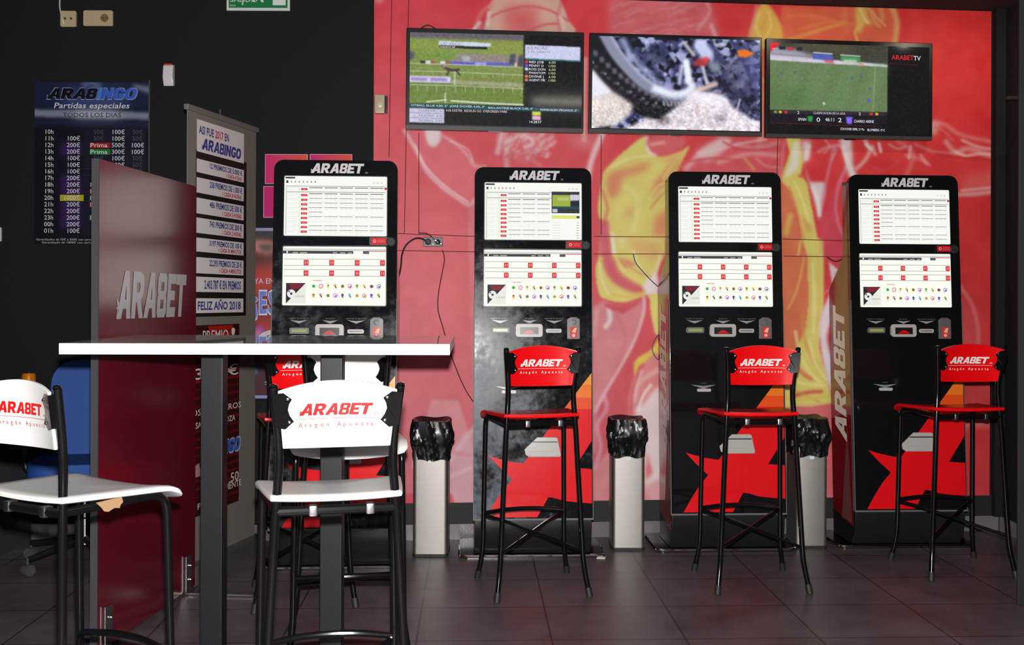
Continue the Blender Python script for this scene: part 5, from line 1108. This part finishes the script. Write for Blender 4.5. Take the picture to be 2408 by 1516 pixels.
jc.fill([(0,90),(112,66),(112,140),(0,150)], (196,60,48), .7, 12); jc.fill([(0,210),(112,210),(112,260),(0,270)], (176,50,44), .8, 10); jc.fill([(0,212),(20,222),(10,240),(0,240)], (36,26,34), .8, 4); jc.fill([(8,232),(34,226),(40,258),(12,262)], (150,70,160), .9, 4, True); jc.fill([(12,236),(28,232),(30,250),(16,252)], (214,120,130), .7, 4)
jc.fill([(0,262),(14,262),(18,290),(0,290)], (196,70,50), .9, 3); jc.fill([(0,300),(112,300),(112,391),(0,391)], (54,26,40), .8, 10); jc.fill([(6,318),(16,312),(22,330),(14,342)], (60,140,190), .8, 3)
picture('poster_print', M_print, 50, 140, lambda u, v: (W3*u, -.0066, H3*(1-v)), lambda U, V: lc(jc.sample(U*112, V*391)), sh)
pr = Print(); kk = W3/112
jy = lambda y: H3*(1-y/391.0)
pr.text('YA EN SALA', 12*kk, jy(126), 13*kk, S(186,190,206), 2, width=92*kk)
pr.text('¡', 7*kk, jy(196), 52*kk, S(206,206,222), 2, width=14*kk, bold=.04); pr.text('¡', 8*kk, jy(194), 49*kk, S(96,120,196), 3, width=12*kk, bold=.03)
for q, ch in enumerate('ESTA'): pr.text(ch, (23+q*21)*kk, jy(196), 54*kk, S(206,206,222), 2, width=20*kk, bold=.05); pr.text(ch, (24.5+q*21)*kk, jy(194), 50*kk, S(96,120,196), 3, width=17*kk, bold=.03)
pr.build('slogan', M_print, lambda x, y, n: (x, -.007-n, y), sh); pr = Print()
for q in range(6):
    a_ = R(-10 - q*13); cx_, cy_ = 60, 292
    pts = [(-8, 16), (8, 16), (8, 58), (-8, 58)]
    rot = lambda p: ((cx_ + p[0]*math.cos(a_+R(55)) - p[1]*math.sin(a_+R(55)))*kk, jy(cy_ - (p[0]*math.sin(a_+R(55)) + p[1]*math.cos(a_+R(55)))))
    pr.poly([rot(p) for p in pts], S(190,186,190), 4+q*.4); pr.poly([rot(p) for p in [(-5,36),(5,36),(5,48),(-5,48)]], S(96,70,150), 4.15+q*.4); pr.poly([rot(p) for p in [(-5,24),(5,24),(3,32),(-4,31)]], S(60,58,66), 4.15+q*.4)
pr.build('ticket_picture', M_print, lambda x, y, n: (x, -.007-n, y), sh); pr = Print()
pr.text('SIGUE', 38*kk, jy(362), 8*kk, S(170,166,176), 2, width=60*kk)
pr.build('poster_text', M_print, lambda x, z, n: (x, -.007-n, z), sh)

# ------------------------------------------------------------------ wall outlet and cables
a, b_ = wall_pt(995, 580, .007), wall_pt(1041, 558, .007)
t = thing('wall_outlet', 'small dark double outlet with chrome plugs on the mural between two terminals', 'socket', tuple((a+b_)/2), WYAW); w2, h2 = (b_-a).dot(WDIR)/2, (b_.z-a.z)/2
mb = MB(); mb.box(-w2, w2, -.012, 0, -h2, h2); fp = mb.build('faceplate', mat('outlet_grey', S(84, 76, 78), .45), t, bevel=.003)
mb = MB(); mb.lathe([(.016,0),(.016,.022),(.012,.030)], 18, Matrix.Translation((-w2*.5, -.012, 0)) @ Matrix.Rotation(R(90), 4, 'X')); mb.build('plug', M_rubber, fp)
for xx, zz, rr, mm in ((w2*.28, h2*.3, .0085, M_chrome), (w2*.82, -h2*.4, .0085, M_chrome), (0, -h2*.5, .006, M_chrome), (w2*.48, 0, .014, M_plastic_black)):
    mb = MB(); mb.lathe([(rr,0),(rr*.95,.004),(rr*.5,.007)], 16, Matrix.Translation((xx, -.012 - (.001 if mm is M_chrome else 0), zz)) @ Matrix.Rotation(R(90), 4, 'X')); mb.build('connector', mm, fp)
cab = lambda pts, off, r_, label, nm='power_cable', m_=M_cable: tag(MB().tube(catmull([wall_pt(u, v, o_) for (u, v), o_ in zip(pts, off)], 6), r_, 8).build(nm, m_), label, 'cable')
cab([(1003,569),(992,562),(975,562),(956,576),(946,598),(943,628),(938,652),(932,664)], [.045,.04,.03,.03,.04,.06,.08,.10], .0045, 'thick dark cable curving from the wall outlet to the first terminal', m_=M_rubber)
cab([(985,548),(1002,549),(1014,556),(1020,563)], [.012,.014,.014,.02], .0028, 'short dark cable entering the top of the wall outlet')
cab([(1040,588),(1045,610),(1038,650),(1031,690),(1030,728),(1040,765),(1050,800),(1062,838),(1080,885),(1098,922),(1116,948)], [.012]*11, .0026, 'long thin cable hanging down the mural to the smudged terminal')
cab([(1488,596),(1494,618),(1512,640),(1530,660),(1545,674)], [.012,.013,.014,.02,.03], .0028, 'thin grey cable crossing the yellow jersey towards the third terminal', m_=mat('grey_cable', S(90, 80, 80), .5))
cab([(1548,780),(1536,800),(1532,820),(1538,838),(1548,848)], [.05,.03,.02,.03,.05], .0028, 'thin cable loop at the left side of the third terminal', m_=mat('grey_cable', (1,1,1)))
cab([(1942,604),(1955,613),(1968,614),(1984,605)], [.014,.02,.02,.014], .003, 'short dark cable sagging below the joint beside the last terminal')

# ------------------------------------------------------------------ waste bins with liners
M_bag = mat('black_bin_bag', (0.007, 0.007, 0.008), .30, spec=.45)
def make_bin(xl_, xr_, yb, yt, ytop, blab, llab, seed):
    a, b_ = PF(xl_, yb), PF(xr_, yb); wd = b_.x - a.x; d = a.y
    zt_ = P(xl_, yt, d).z; ztop = P(xl_, ytop, d).z; hb = ztop - .012
    t = thing('waste_bin', blab, 'waste bin', ((a.x+b_.x)/2, d+.105, 0), 0, 'steel waste bins along the wall')
    h = wd/2; o_ = rrect(-h, h, -.10, .10, .02)
    mb = MB(); mb.prism(o_, lambda x, y: (x, y, .012), lambda x, y: (x, y, hb)); mb.build('body', M_steel, t)
    mb = MB(); mb.prism(rrect(-h-.002, h+.002, -.102, .102, .02), lambda x, y: (x, y, 0), lambda x, y: (x, y, .013)); mb.build('base_ring', M_rubber, t)
    mb = MB(); mb.box(-.013, .010, -.1045, -.0995, zt_-.012, zt_+.004); mb.build('catch', mat('catch_white', S(226, 226, 226), .3), t, bevel=.001)
    rs = np.random.RandomState(seed); seg = 72; nr = 30; vs = []; fs = []
    ph = rs.rand(8)*6.28; base = rrect(-h, h, -.10, .10, .03, 17)
    L = [0.0]
    for k in range(len(base)): L.append(L[-1] + math.dist(base[k], base[(k+1) % len(base)]))
    def per(s):
        s = s % L[-1]
        for k in range(len(base)):
            if L[k+1] >= s: f_ = (s-L[k])/max(1e-9, L[k+1]-L[k]); p, q2 = base[k], base[(k+1) % len(base)]; return p[0]+(q2[0]-p[0])*f_, p[1]+(q2[1]-p[1])*f_
    seg = 110
    for j in range(nr+1):
        v = j/nr; z = zt_+.002 + (ztop+.006-zt_)*min(1, v/.82) - (.03*(v-.82)/.18 if v > .82 else 0)
        inn = 1 - (.55*(v-.82)/.18 if v > .82 else 0)
        bul = .004 + .020*math.exp(-((v-.52)/.26)**2)
        for k in range(seg):
            s = L[-1]*k/seg; x, y = per(s); an = 2*math.pi*k/seg
            pl_ = .0045*math.sin(9*an+ph[0]+4*v) + .0035*math.sin(17*an+ph[1]-7*v*math.sin(an+ph[4])) + .0025*math.sin(31*an+ph[2]+11*v) + .002*math.sin(47*an+ph[5]-16*v)
            pl_ += .006*math.sin(3*an+ph[3]+6*v) * (.4+v)
            if abs(v-.36) < .06: pl_ += .010*math.sin(2*an+ph[6])**2
            n_ = Vector((x, y*h/.10, 0)); n_ = n_.normalized() if n_.length > 0 else Vector((0,0,0))
            off = bul*(.75+.35*math.sin(an*2+ph[7])) + max(-.003, pl_)*(.35+.65*math.sin(math.pi*min(1, v+.12)))
            vs.append((x*inn + n_.x*off, y*inn + n_.y*off, z + .004*math.sin(5*an+ph[1])*(v if v < .8 else .8) + (.006*math.sin(7*an+ph[2]) if v < .05 else 0)))
    for j in range(nr):
        for k in range(seg): fs.append((j*seg+k, j*seg+(k+1)%seg, (j+1)*seg+(k+1)%seg, (j+1)*seg+k))
    mb = MB(); mb.add(vs, fs); o = mb.build('bin_liner', M_bag)
    o.location = t.location; tag(o, llab, 'bin liner', 'black liners in the waste bins')
make_bin(970, 1052, 1309, 1084, 993, 'steel waste bin between the two smudged terminals, beside the white stools', 'black plastic liner over the bin left of the heavily smudged terminal', 3)
make_bin(1440, 1516, 1294, 1076, 989, 'steel waste bin right of the heavily smudged terminal', 'black plastic liner over the middle bin between smudged and clean terminals', 8)
make_bin(1872, 1946, 1289, 1074, 986, 'steel waste bin between the two clean terminals, behind a red stool', 'black plastic liner over the bin between the two clean terminals', 14)

# ------------------------------------------------------------------ left corner: desk, can, office chair
t = thing('reception_desk', 'black desk in the dark left corner, seen behind the cropped white stool', 'desk', (-2.96, 5.13, 0))
M_desk = mat('desk_black', S(30, 30, 33), .45)
mb = MB(); mb.box(-.46, .46, -.24, .24, .75, .785); mb.build('desktop', M_desk, t, bevel=.003)
mb = MB(); mb.box(.425, .445, -.22, .22, 0, .75); mb.build('side_panel', mat('desk_side', S(58, 60, 66), .5), t, smooth=False)
mb = MB(); mb.box(-.445, -.425, -.22, .22, 0, .75); mb.build('side_panel', mat('desk_side', (1,1,1)), t, smooth=False)
mb = MB(); mb.box(-.425, .425, .18, .20, .20, .75); mb.build('back_panel', M_desk, t, smooth=False)
p = P(68, 868, 5.12)
t = thing('drink_can', 'orange drink can on the black desk', 'can', (p.x, 5.12, .785))
mb = MB(); mb.lathe([(.026,0),(.033,.008),(.033,.102),(.027,.113)], 24); cn = mb.build('can_body', mat('orange_can', S(214, 120, 24), .25, .3), t)
mb = MB(); mb.lathe([(.027,.113),(.0275,.1145),(.024,.1145),(.023,.111),(.004,.111)], 24); mb.build('can_lid', M_chrome, t)
pr = Print()
pr.poly([(-.9,.02),(.1,.02),(.5,.045),(-.2,.06),(-.9,.05)], S(186,176,200), 1); pr.poly([(-1.0,.07),(-.3,.075),(.0,.10),(-1.0,.10)], S(226,70,30), 1); pr.poly([(.2,.05),(1.1,.04),(1.1,.10),(.3,.10)], S(206,160,30), 1)
pr.build('can_print', M_gloss_print, lambda a_, z, n: ((.0332+n)*math.sin(a_), -(.0332+n)*math.cos(a_), z), cn)
c = P(186, 1100, 4.86)
t = thing('office_chair', 'blue swivel office chair half hidden behind the red divider panel', 'office chair', (c.x, 4.93, 0), R(12))
M_blue = mat('blue_upholstery', S(20, 68, 140), .7); noise_bump(M_blue, 300, .2, .001)
def cushion(name, w_, h_, th, M_, mm, par):
    mb = MB(); mb.M = M_; mb.prism(rrect(-w_, w_, -h_, h_, min(w_, h_)*.55, 7), lambda x, y: (x, y, 0), lambda x, y: (x, y, th)); return mb.build(name, mm, par, bevel=th*.35, segs=4)
cushion('seat', .235, .23, .075, Matrix.Translation((0, .0, .43)), M_blue, t)
cushion('backrest', .215, .245, .06, Matrix.Translation((.02, .22, .715)) @ Matrix.Rotation(R(82), 4, 'X'), M_blue, t)
mb = MB(); mb.tube(smooth_path([(0, .05, .41), (0, .30, .41), (.01, .275, .72)], .06), .018, 8); mb.build('back_support', M_plastic_black, t)
mb = MB(); mb.lathe([(.045,.40),(.045,.425),(.02,.40),(.02,.22),(.032,.215),(.032,.09)], 16); mb.build('gas_column', M_chrome, t)
for s in (-1, 1): mb = MB(); mb.tube(smooth_path([(s*.18, .05, .42), (s*.285, .05, .44), (s*.285, .05, .64), (s*.285, -.16, .65)], .06), .014, 8); mb.build('armrest', M_plastic_black, t)
for k in range(5):
    a_ = R(72*k + 155); dx, dy = math.cos(a_), math.sin(a_)
    mb = MB(); mb.tube([(dx*.03, dy*.03, .115), (dx*.30, dy*.30, .075)], [.02, .013], 8); lg = mb.build('base_arm', M_plastic_black, t)
    mb = MB(); mb.lathe([(.006,.055),(.006,.085)], 8, Matrix.Translation((dx*.30, dy*.30, 0))); mb.lathe([(.026,-.022),(.028,-.012),(.028,.012),(.026,.022)], 14, Matrix.Translation((dx*.30, dy*.30, .0285)) @ Matrix.Rotation(a_, 4, 'Z') @ Matrix.Rotation(R(90), 4, 'X')); mb.build('caster', mat('caster_grey', S(70, 70, 72), .3), lg)

# ------------------------------------------------------------------ scraps on the floor by the smudged terminal's plate
for (u, v, k, lab) in ((1413, 1312, 1.0, 'white paper scrap by the right corner of the smudged terminal plate'), (1326, 1310, .6, 'tiny white paper scrap in front of the smudged terminal plate')):
    p = PF(u, v); mb = MB(); mb.prism([(-.022*k,-.010*k),(.018*k,-.014*k),(.026*k,.012*k),(-.010*k,.012*k)], lambda x, y: (p.x+x, p.y+y, .0004), lambda x, y: (p.x+x, p.y+y, .003+.1*abs(x)))
    o = mb.build('paper_scrap', mat('scrap_white', S(226, 222, 214), .6), smooth=False); tag(o, lab, 'paper scrap', 'paper scraps on the floor')
# hinge hook on the right wall
mb = MB(); mb.box(2.70, 2.7345, 5.40, 5.44, 2.36, 2.40); mb.box(2.62, 2.71, 5.40, 5.43, 2.345, 2.365); o = mb.build('door_closer', M_rubber, bevel=.004); tag(o, 'small black bracket high on the dark right wall', 'bracket')

# ------------------------------------------------------------------ ceiling strip lamps, out of the frame above the aisle
M_tube = mat('fluorescent_tube', (0.8, 0.8, 0.8), .3, emis=(1.0, .93, .80), es=11.0)
t = thing('strip_lamp', 'ceiling strip lamp above the middle of the aisle', 'lamp', (.92, 2.88, ZT), R(4))
mb = MB(); mb.box(-.32, .32, -.045, .045, -.05, -.0005); mb.build('lamp_body', mat('lamp_white', S(200, 200, 196), .4), t, bevel=.004)
mb = MB(); mb.tube([(-.30, 0, -.066), (.30, 0, -.066)], .014, 12); mb.build('tube', M_tube, t)
# two spotlights added out of frame to brighten the right half of the mural
for xx, yy_, ee, lab in ((2.50, 5.02, 7.5, 'added ceiling spotlight brightening the right end of the mural'), (1.62, 4.93, 4.0, 'added ceiling spotlight brightening the middle of the mural')):
    t = thing('added_spotlight', lab, 'lamp', (xx, yy_, ZT), 0, 'added spotlights brightening the mural')
    mb = MB(); mb.lathe([(.045,-.0005),(.045,-.012),(.034,-.016),(.030,-.008)], 24); mb.build('trim_ring', mat('lamp_white', (1,1,1)), t)
    sl_ = bpy.data.lights.new('fill_spot', 'SPOT'); sl_.energy = ee; sl_.spot_size = R(115); sl_.spot_blend = 1.0; sl_.shadow_soft_size = .025; sl_.color = (1.0, .84, .66)
    so = bpy.data.objects.new('fill_spot', sl_); col.objects.link(so); so.parent = t; so.location = (0, 0, -.03)
    so.rotation_euler = (Vector((xx - .05, 5.68, 2.15)) - Vector((xx, yy_, ZT - .03))).to_track_quat('-Z', 'Y').to_euler()
